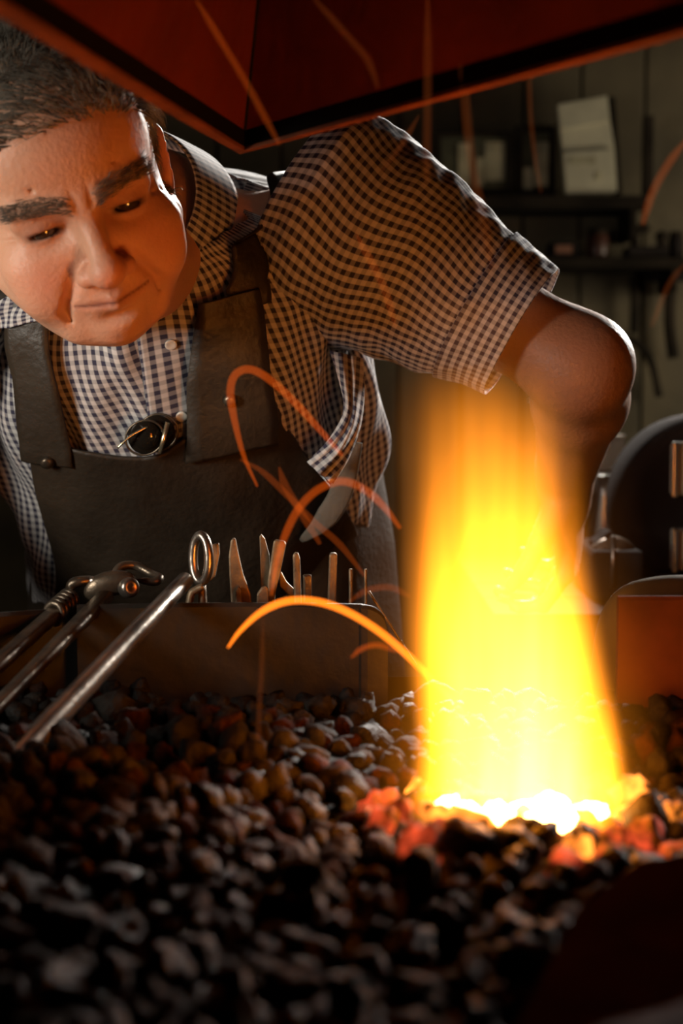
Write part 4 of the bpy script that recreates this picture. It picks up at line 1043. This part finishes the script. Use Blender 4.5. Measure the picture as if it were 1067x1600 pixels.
t = thing('cream_tin', 'cream rectangular tin on the tool chest beside the hanging hand', 'tin', tuple(ca_)); box_px(933, 686, 976, 738, 2.2, .06, .004).build('tin_body', M['white_metal'], t); box_px(931, 680, 978, 688, 2.198, .064, .002).build('lid', M['white_metal'], t)
t = thing('oil_cup', 'small bright metal cup in front of the tool chest', 'cup', tuple(P(945, 790, 2.1)))
zc_ = P(945, 742, 2.1).z; MB().lathe(Vector((P(945, 742, 2.1).x, 2.1, BZ)), (0, 0, 1), [(0, .0001), (0, .03), (.01, .03), (zc_ - BZ - .03, .012), (zc_ - BZ, .014), (zc_ - BZ, .0001)], 20).build('cup', M['lampmetal'], t, True)
# olive canvas roll on the hearth edge
t = thing('canvas_roll', 'olive canvas roll lying behind the red hearth plate', 'cloth', tuple(P(1040, 935, 1.15)))
zt_ = P(1030, 902, 1.15).z; mb = MB(); x0_ = P(968, 930, 1.15).x
mb.tube(spline([(x0_, 1.155, .90), (x0_ + .008, 1.155, zt_ - .035), (x0_ + .03, 1.155, zt_ - .022), (x0_ + .08, 1.155, zt_ - .022), (x0_ + .16, 1.155, zt_ - .03)], 26), .022, 18, upv=(0, 1, 0)); mb.build('roll', M['olive_hide'], t, True)
MB().box((x0_ + .08, 1.155, .90), (.16, .035, .078), bev=.006).build('lining', M['dark_wood'], t)

# ================================================================ sparks: thin glowing filaments in the air
def spark_mat(name, col, s_): return emit_mat(name, col, s_, add=True)
SK = {'hot': spark_mat('spark_bright', (1, .20, .010), .95), 'mid': spark_mat('spark_orange', (1, .13, .006), .13), 'dim': spark_mat('spark_dim', (1, .15, .012), .045), 'faint': spark_mat('spark_faint', (1, .20, .03), .018)}
for (pts, Y, wpx, m_, lb) in (
    ([(356, 1012), (376, 985), (410, 955), (450, 939), (495, 940), (540, 955), (590, 985), (640, 1027), (690, 1078), (740, 1130)], .95, 5.5, 'hot', 'brightest orange spark arcing low in front of the back plate'),
    ([(424, 930), (432, 880), (448, 830), (470, 790), (500, 763), (535, 752), (570, 765), (600, 792), (625, 825)], 1.0, 6, 'mid', 'orange spark in a tall arch over the tool row'),
    ([(402, 760), (380, 710), (365, 650), (360, 610), (368, 585), (390, 577), (420, 592), (460, 628), (500, 672), (535, 712)], 1.05, 6, 'mid', 'hairpin spark curling over the right of the apron bib'),
    ([(375, 718), (410, 737), (450, 775), (490, 815), (530, 850), (570, 900)], 1.05, 5, 'dim', 'dim spark crossing the apron below the hairpin one'),
    ([(436, 730), (446, 760), (470, 800), (500, 850)], 1.05, 6, 'dim', 'short blurred spark below the shirt front'),
    ([(300, -10), (325, 30), (352, 75), (385, 130), (412, 180), (436, 225)], .95, 5, 'dim', 'spark falling across the hood to its corner'),
    ([(484, -10), (515, 25), (548, 62), (575, 95), (590, 135)], .9, 5, 'faint', 'faint spark high under the hood, left of the vertical ones'),
    ([(668, -10), (668, 150), (666, 290)], .9, 6, 'faint', 'left one of the faint upright sparks under the hood'),
    ([(722, -10), (724, 110), (735, 240), (752, 330), (768, 420)], .9, 7, 'faint', 'broad faint upright spark passing the framed picture'),
    ([(842, -10), (828, 70), (828, 160), (834, 230), (845, 300)], .9, 3, 'faint', 'thin faint upright spark left of the folded chart'),
    ([(1075, 215), (1045, 255), (1020, 300), (1004, 350)], .9, 6, 'dim', 'spark falling past the right edge above the lower shelf'),
    ([(1072, 410), (1045, 445), (1018, 510)], .9, 4, 'faint', 'faint short spark right of the elbow'),
    ([(548, 1028), (565, 1014), (590, 1008), (620, 1018)], .93, 4, 'mid', 'short spark close to the left side of the flame'),
    ([(411, 965), (409, 1040), (405, 1110), (403, 1200)], .95, 4, 'faint', 'faint upright spark above the coke left of the fire'),
    ([(556, 365), (575, 400), (600, 450), (618, 510)], 1.05, 6, 'dim', 'blurred spark in front of the shirt sleeve'),
    ([(655, 180), (628, 225), (596, 268)], 1.0, 4, 'faint', 'faint spark above the shoulder'),
    ([(545, 940), (575, 922), (610, 918), (640, 932)], 1.0, 5, 'dim', 'dim spark bridging the last thin rods and the flame'),
    ([(740, 90), (780, 45), (820, 0)], .9, 3, 'faint', 'faint slanting spark under the hood at the top'),
):
    sp_ = spline([P(x_, y_, Y + .006 * math.sin(i * .9)) for i, (x_, y_) in enumerate(pts)], 48); r = wpx / F * Y; n_ = len(sp_)
    rad_ = [r * (min(1, .25 + 3 * i / n_)) * (1 if i < n_ * .8 else 1 - .6 * (i - n_ * .8) / (n_ * .2)) for i in range(n_)]
    c_ = sp_[0]; o = MB().tube(sp_, rad_, 8, upv=(0, 1, 0)).build('spark', SK[m_], None, True, loc=tuple(sp_[n_ // 2])); tag(o, lb, 'spark', 'sparks thrown up by the fire')
